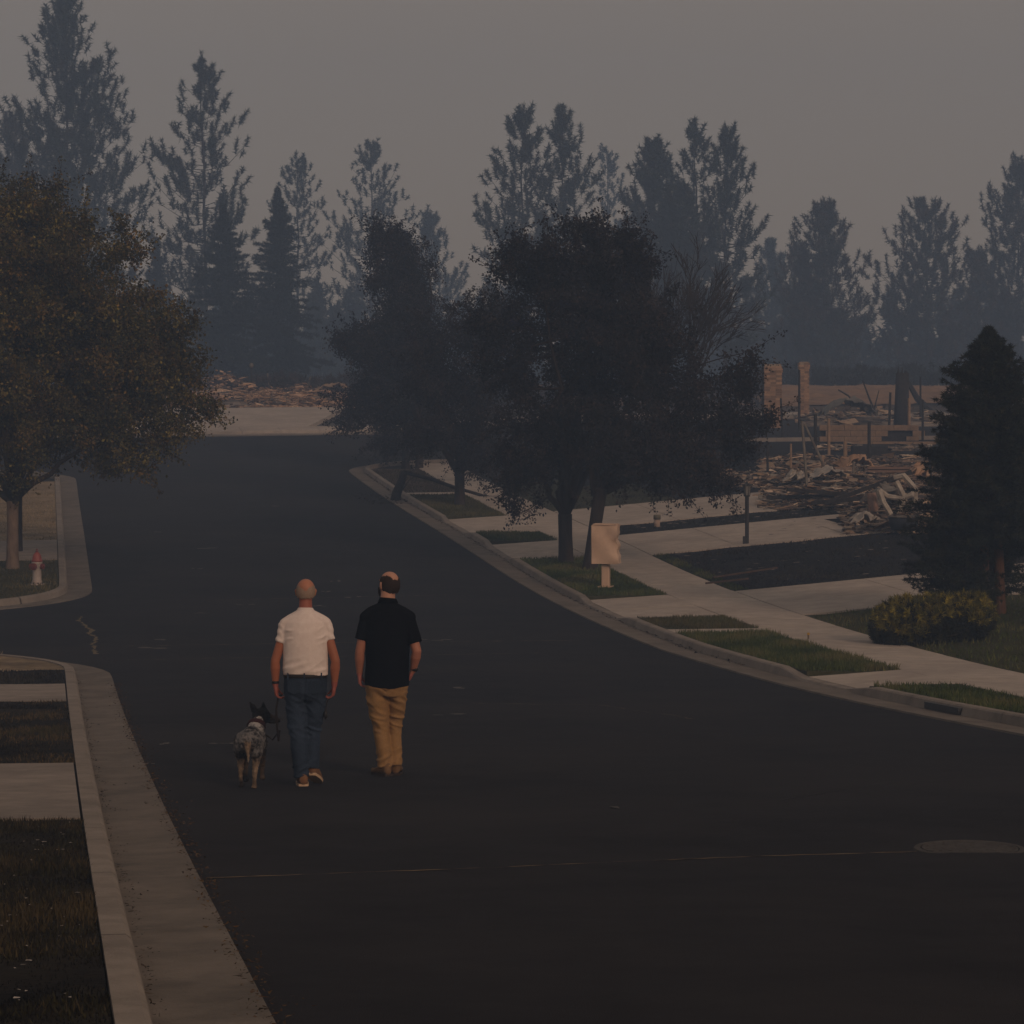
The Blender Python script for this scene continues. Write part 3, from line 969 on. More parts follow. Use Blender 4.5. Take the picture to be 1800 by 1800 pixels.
PINEC = [(.024, .034, .026), (.030, .040, .028), (.020, .030, .027), (.038, .038, .026)]
PINEB = [(.050, .038, .026), (.036, .036, .027), (.028, .034, .028), (.06, .042, .028)]
def pine(x, top, D, halfw, label, crown_base=.12, dens=1., cols=PINEC, lean=0., open_=.0, ground=None, tuft=.42, group='tall pines behind the burnt lots', shape='cone'):
    """ponderosa-like pine: x, top and halfw in photograph pixels at distance D"""
    s = F / D
    b = AT(x, 700, D)
    b.z = float(zg(b.x, b.y)) - .2
    H = CZ - (top - HY) * D / F - b.z
    rt = root('pine_tree', b, label, 'tree', group)
    Wm = 1.12 * halfw / s
    mb = MB()
    k = 9
    pts = [Vector((lean * H * (i / k) ** 1.5 + (random.gauss(0, .06) if 0 < i < k else 0), 0, H * i / k * .985)) for i in range(k + 1)]
    mb.tube(pts, [lerp(.026 * H ** .9 * .45, .025, (i / k) ** .9) for i in range(k + 1)], 7)
    mb.build('trunk', BARKD, rt, smooth=True)
    lb = MB()
    C, Dr = [], []
    nb = int(H * 6.2 * dens)
    for i in range(nb):
        t = crown_base + (1 - crown_base) * (i + random.random()) / nb
        z = H * t
        u = (t - crown_base) / (1 - crown_base)
        prof = {'cone': (1 - u ** 2.6) * (.6 + .4 * min(1, u * 4)), 'oval': math.sin(math.pi * min(1, .12 + .88 * u)) ** .7}[shape]
        L = Wm * max(.08, prof) * random.uniform(.5, 1.1) + .2
        q = random.uniform(0, 2 * math.pi)
        c0 = Vector((lean * H * t ** 1.5, 0, z))
        up = lerp(-.05, .8, u) + random.gauss(0, .2)
        out = Vector((math.cos(q), math.sin(q), 0))
        e = c0 + out * L + Vector((0, 0, (up * .6 + .2) * L))
        m = c0 + out * L * .55 + Vector((0, 0, up * L * .22 - .03 * L + random.gauss(0, .1)))
        lb.tube([c0, m, e], [.04 * (1 - u) + .016, .028 * (1 - u) + .013, .010], 4, caps=False)
        nt_ = max(2, int(L / (.55 + open_ * .35)))
        for j in range(nt_ + 1):
            f = lerp(.30 + open_ * .3, 1, j / max(1, nt_))
            p = m.lerp(e, (f - .55) / .45) if f > .55 else c0.lerp(m, f / .55)
            side = Vector((random.gauss(0, 1), random.gauss(0, 1), random.gauss(.1, .3)))
            pp = p + side * (.16 * L ** .5 + .08) * (0 if j == nt_ else 1)
            v = (out * .35 + Vector((0, 0, 1)) + side * .22).normalized()
            ln = random.uniform(.35, .95) * (.8 if open_ > .3 else 1)
            lb.tube([p, pp, pp + v * ln], [.014, .010, .006], 3, caps=False)
            k3 = max(2, int(ln / .22))
            for kk in range(k3):
                C.append(tuple(pp + v * ln * (kk + .6) / k3))
                Dr.append(tuple(v))
    for kk in range(4):
        C.append((lean * H, 0, H - .28 * kk)); Dr.append((0, 0, 1))
    lb.build('limbs', BARKD, rt)
    V, Fc, T = tufts(np.array(C), np.array(Dr), tuft * .92, .034, 22, cols, cone=1.0, stem=.7)
    link('crown', np_mesh('crown', V, Fc, T), NEED, rt)
    return rt

def spruce(base, H, Wm, label, cols, dens=1., needle=.12, nw=.012, name='spruce_tree', trunks=((0, 0),), bark=BARKD, clear=.06, group=None, droop=.25, per=13, hollow=.25, tr=.09, pw=.82, skip=None):
    """dense conical conifer of drooping sprays"""
    rt = root(name, base, label, 'tree', group)
    for dx, ln in trunks:
        mb = MB()
        mb.tube([(dx, 0, -.1), (dx + ln * .3, 0, H * .1), (dx + ln * .6, 0, H * .4), (0, 0, H * .97)], [tr * 1.2, tr, tr * .75, .012], 8)
        mb.build('trunk', bark, rt, smooth=True)
    lb = MB()
    C, Dr = [], []
    nb = int(H * 62 * dens)
    for i in range(nb):
        u = (i + random.random()) / nb
        z = H * (clear + (1 - clear) * u)
        prof = (1 - u) ** pw * min(1, .62 + u * 3) * min(1, ((1 - u) / .2) ** .45)
        L = Wm * prof * (1 + .16 * mnoise.noise((z * 1.3, i * .13, 1.0))) * random.uniform(.52, 1.2) + .05
        q = random.uniform(0, 2 * math.pi)
        out = Vector((math.cos(q), math.sin(q), 0))
        if skip is not None and skip(out, z):
            continue
        c0 = Vector((0, 0, z))
        dz = lerp(-droop, .45, u ** 1.4)
        e = c0 + out * L + Vector((0, 0, dz * L + .05))
        lb.tube([c0, e], [.014, .005], 3, caps=False)
        st = max(3, int(L * (1 - hollow) / (needle * .75)))
        sd_ = Vector((-out.y, out.x, 0))
        for j in range(st + 1):
            f = lerp(hollow, 1, j / st)
            p = c0.lerp(e, f)
            wsp = (1 - f) * L * .32 + .03
            for kk in (-1, 1):
                pp = p + sd_ * kk * random.uniform(.2, 1) * wsp + Vector((0, 0, random.gauss(0, .03)))
                C.append(tuple(pp))
                Dr.append(tuple((out + sd_ * kk * .6 + Vector((0, 0, random.gauss(.05, .25)))).normalized()))
        C.append(tuple(e)); Dr.append(tuple(out))
    for j in range(10):
        C.append((0, 0, H * (1.02 - j * .012))); Dr.append((0, 0, 1))
    lb.build('limbs', BARKD, rt)
    V, Fc, T = tufts(np.array(C), np.array(Dr), needle, nw, per, cols, cone=.75, stem=.8)
    link('crown', np_mesh('crown', V, Fc, T), NEED, rt)
    return rt

pine(118, 0, 196, 132, 'tallest pine, rising to the top edge above the brown tree', .10, 1.5, PINEC, tuft=.46)
pine(20, 215, 215, 90, 'pine at the left edge behind the tallest one', .1, 1.2, PINEB, tuft=.46)
pine(362, 118, 196, 100, 'tall open pine with a leaning top above the two dark spruces', .14, .95, PINEC, lean=-.012, open_=.25)
pine(523, 283, 232, 75, 'thin open pine just right of the two dark spruces', .14, .8, PINEC, open_=.45, tuft=.38)
pine(652, 255, 238, 88, 'spreading pine with long side branches behind the narrow corner tree', .1, .95, PINEC, open_=.35, tuft=.38)
pine(755, 383, 250, 62, 'hazy lower pine between the narrow corner tree and the big dark tree', .08, 1.2, PINEC, tuft=.45)
pine(917, 205, 188, 75, 'left one of the two pines with plume tops over the big dark tree', .2, .9, PINEC, open_=.1, tuft=.44)
pine(990, 202, 190, 68, 'right one of the two pines with plume tops over the big dark tree', .2, .9, PINEC, open_=.2, tuft=.44)
pine(1068, 268, 262, 62, 'thin see-through pine right of the two plume topped pines', .1, .7, PINEC, open_=.6, tuft=.36)
pine(1150, 258, 190, 70, 'dense dark green pine over the right of the big dark tree', .1, 2.0, PINEC, tuft=.42, shape='cone')
pine(1222, 228, 192, 52, 'pine with a bare upper stem and small plume top', .25, .6, PINEC, open_=.3, tuft=.42)
pine(1275, 240, 186, 70, 'pine with upswept outer branches above the leafless tree', .12, 1.0, PINEC, open_=.1, tuft=.44)
pine(1190, 345, 184, 75, 'short dense pine in front of the bare stemmed pine', .1, 1.8, PINEC, tuft=.42)
pine(1355, 432, 255, 55, 'hazy small pine above the brick chimneys', .05, 1.4, PINEC, tuft=.45)
pine(1405, 438, 222, 38, 'slim pine close to the left of the dark spire pine', .05, 1.5, PINEB, tuft=.42)
pine(1448, 365, 206, 78, 'dark spire shaped pine above the right chimney', .06, 1.7, PINEB, tuft=.42)
pine(1510, 590, 240, 40, 'lowest hazy pine in the gap between the spire pine and the round pine', .05, 1.5, PINEC, tuft=.42)
pine(1628, 362, 216, 105, 'round topped dark pine above the charred trunk', .06, 1.5, PINEB, tuft=.42, shape='cone')
pine(1718, 450, 236, 60, 'hazy pine between the round pine and the pine at the right edge', .05, 1.3, PINEB, tuft=.44)
pine(1790, 292, 222, 100, 'tall pine at the right edge above the spruce', .05, 1.5, PINEB, tuft=.42)
SPB = [(.018, .026, .026), (.022, .030, .028), (.016, .022, .024)]
def far_spruce(x, top, D, halfw, label, dens=.55):
    b = AT(x, 700, D); b.z = float(zg(b.x, b.y)) - .2
    H = CZ - (top - HY) * D / F - b.z
    return spruce(b, H, halfw * D / F, label, SPB, dens, .26, .035, group='dark spruces behind the far rubble', per=9, tr=.16)
far_spruce(392, 362, 166, 95, 'left one of the pair of dark blue spruces behind the far rubble')
far_spruce(488, 335, 170, 92, 'right one of the pair of dark blue spruces behind the far rubble')
far_spruce(275, 425, 190, 50, 'small slim spruce between the brown tree and the leaning pine', .5)

# far wood, reads as one mass behind everything
def wood():
    C, Dr = [], []
    for i in range(330):
        X, Y = random.uniform(-66, 66), random.uniform(236, 282)
        z0 = float(zg(X, Y)) - .3
        H = random.uniform(4, 9.5)
        for j in range(52):
            u = random.random() ** .8
            q = random.uniform(0, 6.28)
            r = (1 - u) * 2.2 * random.uniform(.4, 1.05)
            C.append((X + r * math.cos(q), Y + r * math.sin(q), z0 + .3 + u * H))
            Dr.append((math.cos(q) * .5, math.sin(q) * .5, .6))
    V, Fc, T = tufts(np.array(C), np.array(Dr), .8, .10, 13, PINEC, cone=.9, stem=.8)
    o = link('far_wood', np_mesh('far_wood', V, Fc, T), NEED)
    o['kind'] = 'stuff'
wood()
def scrub(name, x0, x1, D0, D1, n, hmax, cols, per=22, size=.3):
    C = []
    for i in range(n):
        D = random.uniform(D0, D1)
        x = random.uniform(x0, x1)
        X = (x - HX) * D / F
        z = float(zg(X, D))
        h = hmax * (.45 + .55 * abs(mnoise.noise((X * .35, D * .2, 4.)))) * random.random()
        C.append((X, D, z + h))
    C = np.array(C)
    V, Fc, T = tufts(C, np.tile([[0, 0, 1.]], (len(C), 1)), size, .02, per, cols, cone=.95, stem=1.)
    o = link(name, np_mesh(name, V, Fc, T), NEED)
    o['kind'] = 'stuff'
scrub('burnt_scrub', 250, 720, 133, 139, 900, 1.3, [(.055, .042, .04), (.04, .034, .034), (.03, .03, .03)])
scrub('burnt_scrub', 700, 1350, 122, 136, 1300, 1.6, [(.04, .034, .034), (.03, .03, .032), (.05, .04, .034)])
scrub('burnt_scrub', 1330, 1850, 150, 158, 1200, 1.8, [(.03, .034, .034), (.024, .028, .03)])
scrub('burnt_scrub', 1010, 1330, 84, 92, 500, .8, [(.02, .02, .022), (.03, .028, .026), (.015, .015, .018)])

# right-hand spruce, two thin orange trunks, and the clipped juniper before it
b = G(1738, 1092)
SPF = [(.018, .024, .013), (.026, .032, .016), (.012, .015, .011), (.036, .034, .018)]
spruce(b - Vector((0, 0, .05)), (1092 - 586) * b.y / F + .05, 158 * b.y / F, 'dark bushy spruce with two orange trunks behind the juniper bush', SPF, 3.0, .095, .008,
       trunks=((-.06, -.05), (.22, -.10)), bark=BARKO, clear=.09, droop=.02, per=15, hollow=.22, tr=.095, pw=.60, skip=lambda o, z: z < 1.3 and o.x > -.1 and o.y < .45)

def juniper():
    b = G(1640, 1146)
    D = b.y
    s = F / D
    rt = root('juniper_bush', b, 'low spreading juniper bush with yellow green tips by the sidewalk', 'bush')
    ells = []
    for x, y, rx, ry in ((1600, 1096, 62, 50), (1655, 1092, 72, 50), (1710, 1086, 50, 46), (1568, 1104, 34, 40), (1630, 1112, 78, 36), (1648, 1098, 98, 48)):
        c = AT(x, y, D) - b
        ells.append((c.x, .45 + random.uniform(-.1, .2), c.z, rx / s, .55, ry / s))
    C = clump_centres(ells, 3400, .7, (.8, 1.0), lobes=False)
    C = C[C[:, 2] > .02]
    nrm = np.stack([C[:, 0] * .6, (C[:, 1] - .45) * .8, C[:, 2]], -1) + RNG.normal(0, .25, C.shape)
    nrm /= np.linalg.norm(nrm, axis=1)[:, None]
    lo = [(.028, .028, .012), (.036, .034, .013), (.02, .02, .012)]
    hi = [(.26, .215, .03), (.19, .165, .026), (.10, .095, .02)]
    top = (C[:, 2] + .5 * (-C[:, 0]) * .35 > .42 + .12 * np.sin(C[:, 0] * 5)) & (RNG.random(len(C)) < .8)  # yellow tips gathered at the upper left, painting the sunlit side into the colour
    for nm, k, cc in (('branch_mass', ~top, lo), ('sunlit_yellow_tips', top, hi)):
        V, Fc, T = tufts(C[k], nrm[k], .10, .009, 28, cc, cone=.75, stem=1.)
        link(nm, np_mesh(nm, V, Fc, T), NEED, rt)
    mb = MB()
    for i in range(16):
        q = C[random.randrange(len(C))]
        limb(mb, (random.uniform(-.5, .5), .45, 0), q, .02, .005, 4)
    mb.build('stems', BARK, rt)
juniper()

# ------------------------------------------------------------------ street things
# fire hydrant
p = G(65, 1037)
h = root('fire_hydrant', p + Vector((0, 0, CH - .03)), 'silver fire hydrant with a red bonnet on the strip of lawn', 'fire hydrant', rz=R(-25))
mb = MB(); mb.lathe([(0, -.03), (.15, -.03), (.15, .02), (.14, .03), (.0, .03)], 20); mb.build('base_flange', SILVER, h, True)
for k in range(8):
    q = k * math.pi / 4
    mb = MB(); mb.tube([(.125 * math.cos(q), .125 * math.sin(q), .025), (.125 * math.cos(q), .125 * math.sin(q), .055)], [.014, .014], 6); mb.build('bolt', IRON, h)
mb = MB(); mb.lathe([(.0, .028), (.105, .028), (.105, .06), (.092, .1), (.088, .42), (.11, .44), (.11, .47), (.1, .48), (0, .48)], 20); mb.build('barrel', SILVER, h, True)
mb = MB(); mb.lathe([(0, .475), (.115, .475), (.115, .50), (.098, .52), (.092, .57), (.07, .63), (.035, .665), (0, .67)], 20); mb.build('bonnet', REDP, h, True)
mb = MB(); mb.lathe([(0, .66), (.03, .66), (.03, .70), (.018, .705), (.018, .74), (0, .74)], 5); mb.build('operating_nut', DRED, h)
for ang, rr, ln in ((-90, .062, .13), (0, .05, .14), (180, .05, .14)):
    dv = Vector((math.cos(R(ang)), math.sin(R(ang)), 0))
    mb = MB(); mb.tube([Vector((0, 0, .38)), Vector((0, 0, .38)) + dv * ln], [rr * .95, rr * .9], 14); mb.build('outlet', SILVER, h, True)
    mb = MB(); mb.tube([Vector((0, 0, .38)) + dv * (ln - .03), Vector((0, 0, .38)) + dv * (ln + .02), Vector((0, 0, .38)) + dv * (ln + .025), Vector((0, 0, .38)) + dv * (ln + .05)], [rr * 1.15, rr * 1.15, .02, .02], 14); mb.build('outlet_cap', DRED, h)

# cluster mailbox, warped by heat
p = G(1065, 1042)
mbx = root('mailbox', p + Vector((0, 0, CH - .02)), 'heat warped beige cluster mailbox on a short pedestal by the curb', 'mailbox', rz=R(-9))
s = F / p.y
z0, z1 = (1042 - 1000) / s + .0, (1042 - 932) / s
wd, dp = .53, .42
nx, nz_, ny = 14, 18, 4
def warp(x, y, z):
    u, v = x / wd + .5, (z - z0) / (z1 - z0)
    e = max(0, u - .5) * 2
    bx = -.050 * e ** 2 * (math.exp(-((v - .62) / .16) ** 2) * .9 + math.exp(-((v - .28) / .10) ** 2) * .75 + .18 * math.sin(v * 23)) + (.03 * e * (1 - v))
    by = .035 * e ** 1.5 * math.sin(v * 9 + 1.3 + u * 3) * (1 if y < 0 else .5) + .012 * math.sin(u * 5 + v * 6)
    return (x + bx, y + by, z + .012 * e * math.sin(u * 7))
mb = MB()
def grid(fun, n, m, flip=False):
    vs = [fun(i / n, j / m) for i in range(n + 1) for j in range(m + 1)]
    fs = []
    for i in range(n):
        for j in range(m):
            q = (i*(m+1) + j, (i+1)*(m+1) + j, (i+1)*(m+1) + j + 1, i*(m+1) + j + 1)
            fs.append(q[::-1] if flip else q)
    mb.add(vs, fs)
X_ = lambda u: (u - .5) * wd
Z_ = lambda v: lerp(z0, z1, v)
Y_ = lambda t: (t - .5) * dp
grid(lambda u, v: warp(X_(u), -dp / 2, Z_(v)), 24, 30)
grid(lambda u, v: warp(X_(u), dp / 2, Z_(v)), 24, 30, True)
grid(lambda t, v: warp(-wd / 2, Y_(t), Z_(v)), 6, 30, True)
grid(lambda t, v: warp(wd / 2, Y_(t), Z_(v)), 6, 30)
grid(lambda u, t: warp(X_(u), Y_(t), z1), 24, 6)
grid(lambda u, t: warp(X_(u), Y_(t), z0), 24, 6, True)
mb.build('cabinet', BOXP, mbx, True)
bpy.data.objects['cabinet'].data.polygons.foreach_set('use_smooth', np.array([abs(q.normal.z) < .9 for q in bpy.data.objects['cabinet'].data.polygons]))
mb = MB()
for v0 in (.0,):
    mb.box((0, 0, z1 + .012), (wd - .05, dp + .03, .024))
bevel(mb.build('cap', BOXP, mbx), .006)
mb = MB(); mb.box((-wd / 2 - .012, .02, (z0 + z1) / 2), (.02, dp - .06, (z1 - z0) * .95)); bevel(mb.build('shaded_side', mat('shaded_side_paint', (.15, .15, .125), .6, (.19, .185, .155), 4.), mbx), .004)  # plate over the left face, its shade painted in as dark green grey
mb = MB(); mb.box((0, -.0, z0 / 2), (.16, .2, z0 - .008)); bevel(mb.build('pedestal', BOXP, mbx), .02)
mb = MB(); mb.box((0, 0, .012), (.30, .30, .03)); bevel(mb.build('base_plate', BOXP, mbx), .006)

# yard lamp post
p = G(1313, 965)
s = F / p.y
lp = root('lamp_post', p + Vector((0, 0, CH - .02)), 'slim black yard lamp post with a lantern head on the charred lawn', 'lamp post')
H = (965 - 856) / s
mb = MB(); mb.tube([(0, 0, -.1), (0, 0, H - .32)], [.045, .045], 10); mb.build('post', BLKM, lp)
mb = MB(); mb.box((-.06, 0, .09), (.07, .08, .18)); mb.build('base_box', BLKM, lp)
mb = MB(); mb.lathe([(0, H - .33), (.07, H - .33), (.075, H - .30), (0, H - .30)], 6); mb.build('lantern_collar', BLKM, lp)
mb = MB(); mb.lathe([(0, H - .295), (.065, H - .295), (.085, H - .08), (0, H - .08)], 6); mb.build('lantern_glass', GLASS, lp)
mb = MB(); mb.lathe([(0, H - .085), (.115, H - .085), (.10, H - .05), (.03, H - .02), (.012, H + .02), (0, H + .02)], 6); mb.build('lantern_roof', BLKM, lp)
mb = MB()
for k in range(6):
    q = 2 * math.pi * k / 6
    mb.tube([(.068 * math.cos(q), .068 * math.sin(q), H - .30), (.088 * math.cos(q), .088 * math.sin(q), H - .08)], [.007, .007], 4)
mb.build('lantern_frame', BLKM, lp)

# broken pole over the curb: a leaning stub, the snapped upper length slopes to the ground
p = G(696, 880)
D = p.y
bp_ = root('broken_pole', p, 'dark burnt pole snapped near its foot, its upper length sloping to the sidewalk', 'pole')
q = lambda x, y, dy=0: AT(x, y, D + dy) - p
mb = MB(); mb.tube([q(694, 884), q(697, 868), q(706, 845), q(711, 829)], [.15, .14, .115, .10], 10); mb.build('stub', CHAR, bp_, True)
mb = MB(); mb.tube([q(709, 829), q(760, 843), q(800, 857), q(848, 871)], [.065, .055, .05, .045], 8); mb.build('fallen_length', CHAR, bp_, True)
mb = MB(); mb.tube([q(848, 871), q(862, 874), q(884, 873)], [.04, .038, .03], 8); mb.build('arm', CHAR, bp_, True)
mb = MB(); mb.tube([q(728, 838), q(717, 846), q(709, 860)], [.015, .012, .012], 5); mb.build('brace', CHAR, bp_, True)
mb = MB(); mb.tube([q(850, 868), q(862, 852)], [.014, .012], 5); mb.build('bracket', CHAR, bp_, True)

# small utility pedestal and a yellow stub
p = G(1155, 934)
s = F / p.y
ut = root('utility_marker', p + Vector((0, 0, CH - .03)), 'small pale utility post with an olive cap in the narrow grass strip', 'utility post')
mb = MB(); mb.lathe([(0, -.05), (.075, -.05), (.075, .20), (0, .20)], 12); mb.build('body', mat('pale_plastic', (.36, .27, .21), .6), ut, True)
mb = MB(); mb.lathe([(0, .195), (.09, .195), (.09, .29), (.075, .31), (0, .31)], 12); mb.build('cap', mat('olive_plastic', (.14, .125, .085), .6), ut, True)
p = G(1421, 1136)
ys = root('survey_stake', p + Vector((0, 0, CH - .03)), 'tiny yellow capped stake in the green verge', 'stake')
mb = MB(); mb.tube([(0, 0, -.05), (0, 0, .09)], [.014, .014], 8); mb.build('stake', BARKP, ys)
mb = MB(); mb.lathe([(0, .085), (.022, .085), (.022, .12), (0, .125)], 8); mb.build('stake_cap', mat('yellow_plastic', (.45, .28, .06), .5), ys)
# ------------------------------------------------------------------ burnt houses
PAL = [(.52, .41, .31), (.38, .29, .215), (.22, .175, .14), (.09, .075, .065), (.036, .032, .03), (.62, .51, .40), (.44, .32, .22), (.34, .25, .175), (.30, .28, .25), (.24, .22, .20), (.24, .165, .12), (.17, .125, .10), (.12, .10, .09), (.10, .085, .075), (.055, .05, .046)]
PALT = [(.58, .39, .26), (.50, .34, .235), (.38, .26, .18), (.21, .15, .11), (.10, .08, .07), (.62, .45, .32), (.54, .35, .22)]
def rot():
    return Matrix.Rotation(random.uniform(0, 6.28), 3, 'Z') @ Matrix.Rotation(random.gauss(0, .16), 3, 'X') @ Matrix.Rotation(random.gauss(0, .16), 3, 'Y')
def rubble(name, x0, x1, y0, y1, n, mound, smin, smax, pal, taper=.25, zo=.13):
    """a spread of broken boards, sheets, blocks and ash between four lines of the photograph"""
    mb = MB()
    for i in range(n):
        u, v = random.random(), random.random()
        x, y = lerp(x0, x1, u), lerp(y0, y1, v)
        p = G(x, y)
        if mnoise.noise((p.x * .55, p.y * .35, 9.)) < (-.12 if pal is PALT else -.32) and random.random() < .75:
            continue
        edge = min(1, min(u, 1 - u) / taper) * min(1, .35 + min(v, 1 - v) / taper)
        hm = mound * edge * (.25 + 1.5 * max(0, mnoise.noise((p.x * .33, p.y * .3, 2.))) + .5 * abs(mnoise.noise((p.x * 1.1, p.y, 6.))))
        z = p.z + zo + hm * random.random() ** .6
        sc_ = lerp(smin, smax, random.random() ** 2.2)
        g_ = random.uniform(.6, 1.25)
        mb.tint = tuple(c * g_ for c in random.choice(pal))
        k = random.random()
        if k < .38:
            mb.box((p.x, p.y, z), (sc_ * random.uniform(1, 2), sc_ * random.uniform(.4, 1), sc_ * .05 + .01), rot())
        elif k < .50:
            mb.box((p.x, p.y, z), (sc_ * random.uniform(1.2, 2.8), sc_ * .10, sc_ * .08), rot())
        elif k < .78:
            mb.box((p.x, p.y, z), (sc_ * .5, sc_ * random.uniform(.25, .45), sc_ * random.uniform(.15, .3)), rot())
        else:
            c = Vector((p.x, p.y, z))
            a, b, d = (Vector((random.gauss(0, 1), random.gauss(0, 1), random.gauss(0, .35))) * sc_ * .6 for _ in range(3))
            mb.add([c + a, c + b, c + d, c - a * .6 + Vector((0, 0, .1 * sc_))], [(0, 1, 2), (0, 2, 3)])
    o = mb.build(name, RUB, tint=True)
    o['kind'] = 'stuff'
    # the ash bed under it
    mb = MB()
    nx, ny = 26, 12
    vs = []
    for j in range(ny + 1):
        for i in range(nx + 1):
            u, v = i / nx, j / ny
            p = G(lerp(x0, x1, u), lerp(y0, y1, v))
            e = min(1, min(u, 1 - u) / taper) * min(1, min(v, 1 - v) / taper)
            vs.append((p.x, p.y, p.z + zo - (.03 if e > .1 else .16) + .6 * mound * e * (.25 + 1.5 * max(0, mnoise.noise((p.x * .33, p.y * .3, 2.))))))
    fs = [(j*(nx+1) + i, j*(nx+1) + i + 1, (j+1)*(nx+1) + i + 1, (j+1)*(nx+1) + i) for j in range(ny) for i in range(nx)]
    mb.add(vs, fs)
    o = mb.build(name.replace('rubble', 'ash_bed'), ASHB, smooth=True)
    o['kind'] = 'stuff'
ASHB = mat('ash', (.17, .14, .115), .97, (.33, .27, .22), 2.4, .8, 9, .05, col3=(.06, .05, .045), scale3=.9, ramp3=(.48, .62))

rubble('rubble', 290, 625, 684, 721, 5600, .75, .05, .42, PALT, .28, 0.)
rubble('rubble', 1340, 1650, 836, 904, 8000, .46, .025, .34, PAL)
rubble('rubble', 1480, 1680, 892, 950, 3400, .42, .025, .30, PAL)
rubble('rubble', 1335, 1650, 812, 856, 3600, .34, .03, .34, PAL)
rubble('rubble', 1400, 1660, 728, 750, 420, .4, .08, .5, PAL)
rubble('rubble', 1430, 1640, 788, 800, 160, .1, .05, .4, PAL)
rubble('rubble', 1240, 1350, 838, 866, 800, .2, .04, .34, PAL)

def at(x, y):
    p = G(x, y)
    return p, F / p.y

def chimney(x, top, bottom, wpx, label, base_y=None):
    p, s = at(x, bottom)
    H = (bottom - top) / s
    W, Dp = wpx / s, wpx / s * .8
    rt = root('brick_chimney', p, label, 'chimney', 'brick chimneys left standing in the ruins')
    mb = MB(); mb.box((0, 0, H / 2 - .1), (W - .03, Dp - .03, H + .2)); mb.build('core', MORTAR, rt)
    mb = MB()
    ch = .085
    for i in range(int(H / ch)):
        z = ch * (i + .5)
        off = .5 * (i % 2)
        cap = (i >= int(H / ch) - 3)
        ex = .03 if cap else 0
        for side in range(4):
            L = W if side % 2 == 0 else Dp
            n = max(2, int(round(L / .23)))
            for k in range(n):
                u = -L / 2 + L * (k + .5) / n
                if i == int(H / ch) - 1 and random.random() < .3:
                    continue
                d = (Dp if side % 2 == 0 else W) / 2 + ex - .03 + random.uniform(-.004, .006)
                v = Vector((u + (off - .25) * .06, -d, z))
                mb.tint = (random.uniform(.55, 1.3),) * 3
                mb.box(Matrix.Rotation(side * math.pi / 2, 3, 'Z') @ v, (L / n - .012, .07, ch - .014) if side % 2 == 0 else (.07, L / n - .012, ch - .014))
    o = mb.build('bricks', BRICKT, rt, tint=True); o['kind'] = 'stuff'
    return rt
BRICKT = mat('chimney_brick', (.30, .185, .115), .95, (.40, .26, .165), 3., .4, 30, .05, attr=True)
chimney(1358, 640, 752, 30, 'wider brick chimney beside the scorched tree, left of the slim one')
chimney(1413, 636, 736, 17, 'slim brick chimney standing alone right of the wider one')

def stick(name, pts, rad, m, label, cat, group=None, n=6):
    """pts in photograph pixels; the first stands on the ground"""
    p, s = at(*pts[0])
    rt = root(name, p, label, cat, group)
    L = [Vector(((x - pts[0][0]) / s, random.uniform(-.05, .05) * i, (pts[0][1] - y) / s - (.08 if i == 0 else 0))) for i, (x, y) in enumerate(pts)]
    mb = MB(); mb.tube(L, rad, n); mb.build('shaft', m, rt)
    return rt
g1 = 'upright burnt posts in the ruins'
stick('burnt_post', [(1341, 762), (1341, 640)], [.045, .04], CHAR, 'thin charred post left of the wider chimney', 'post', g1)
stick('burnt_post', [(1405, 758), (1405, 650)], [.05, .04], CHAR, 'thin charred post touching the slim chimney', 'post', g1)
stick('burnt_post', [(1433, 822), (1433, 728)], [.055, .05], CHAR, 'dark upright post right of the two leaning pipes', 'post', g1)
stick('burnt_post', [(1457, 812), (1457, 736)], [.05, .045], TANW, 'tan upright post between the dark posts', 'post', g1)
stick('burnt_post', [(1486, 818), (1486, 776)], [.07, .065], TANW, 'short thick tan post on the rubble', 'post', g1)
stick('burnt_post', [(1528, 822), (1528, 742)], [.055, .05], CHAR, 'dark upright post in front of the tan wall', 'post', g1)
stick('burnt_post', [(1598, 770), (1598, 700)], [.06, .05], TANW, 'tan post right of the thick charred trunk', 'post', g1)
stick('burnt_post', [(1618, 745), (1618, 662)], [.045, .035], CHAR, 'tall thin post between the charred trunk and the spruce', 'post', g1)
stick('burnt_post', [(1622, 780), (1622, 703)], [.045, .04], CHAR, 'thin dark post next to the spruce', 'post', g1)
stick('burnt_post', [(1390, 836), (1390, 780)], [.04, .03], TANW, 'short tan stick left of the leaning pipes', 'post', g1)
stick('leaning_pipe', [(1420, 878), (1417, 830), (1410, 740)], [.04, .04, .035], RUSTY, 'pale pipe leaning left over the rubble', 'pipe')
stick('leaning_pipe', [(1466, 856), (1440, 800), (1414, 745)], [.035, .035, .03], RUSTY, 'long pipe crossing behind the pale one and leaning far left', 'pipe')
stick('fallen_branch', [(1545, 738), (1528, 700), (1516, 668)], [.05, .04, .02], CHAR, 'charred branch standing up left of the thick trunk', 'branch')
stick('fallen_branch', [(1512, 712), (1490, 695), (1473, 685)], [.05, .04, .03], CHAR, 'charred branch slanting left over the bent sheet', 'branch')
stick('fallen_branch', [(1533, 732), (1540, 706), (1545, 686)], [.03, .025, .015], CHAR, 'thinnest charred twig left of the thick trunk', 'branch')
stick('fallen_branch', [(1640, 725), (1612, 700), (1592, 665)], [.15, .13, .08], CHAR, 'thick charred limb leaning against the charred trunk', 'branch')
p, s = at(1585, 752)
rt = root('charred_trunk', p, 'thick charred tree trunk snapped off in front of the bank', 'tree trunk')
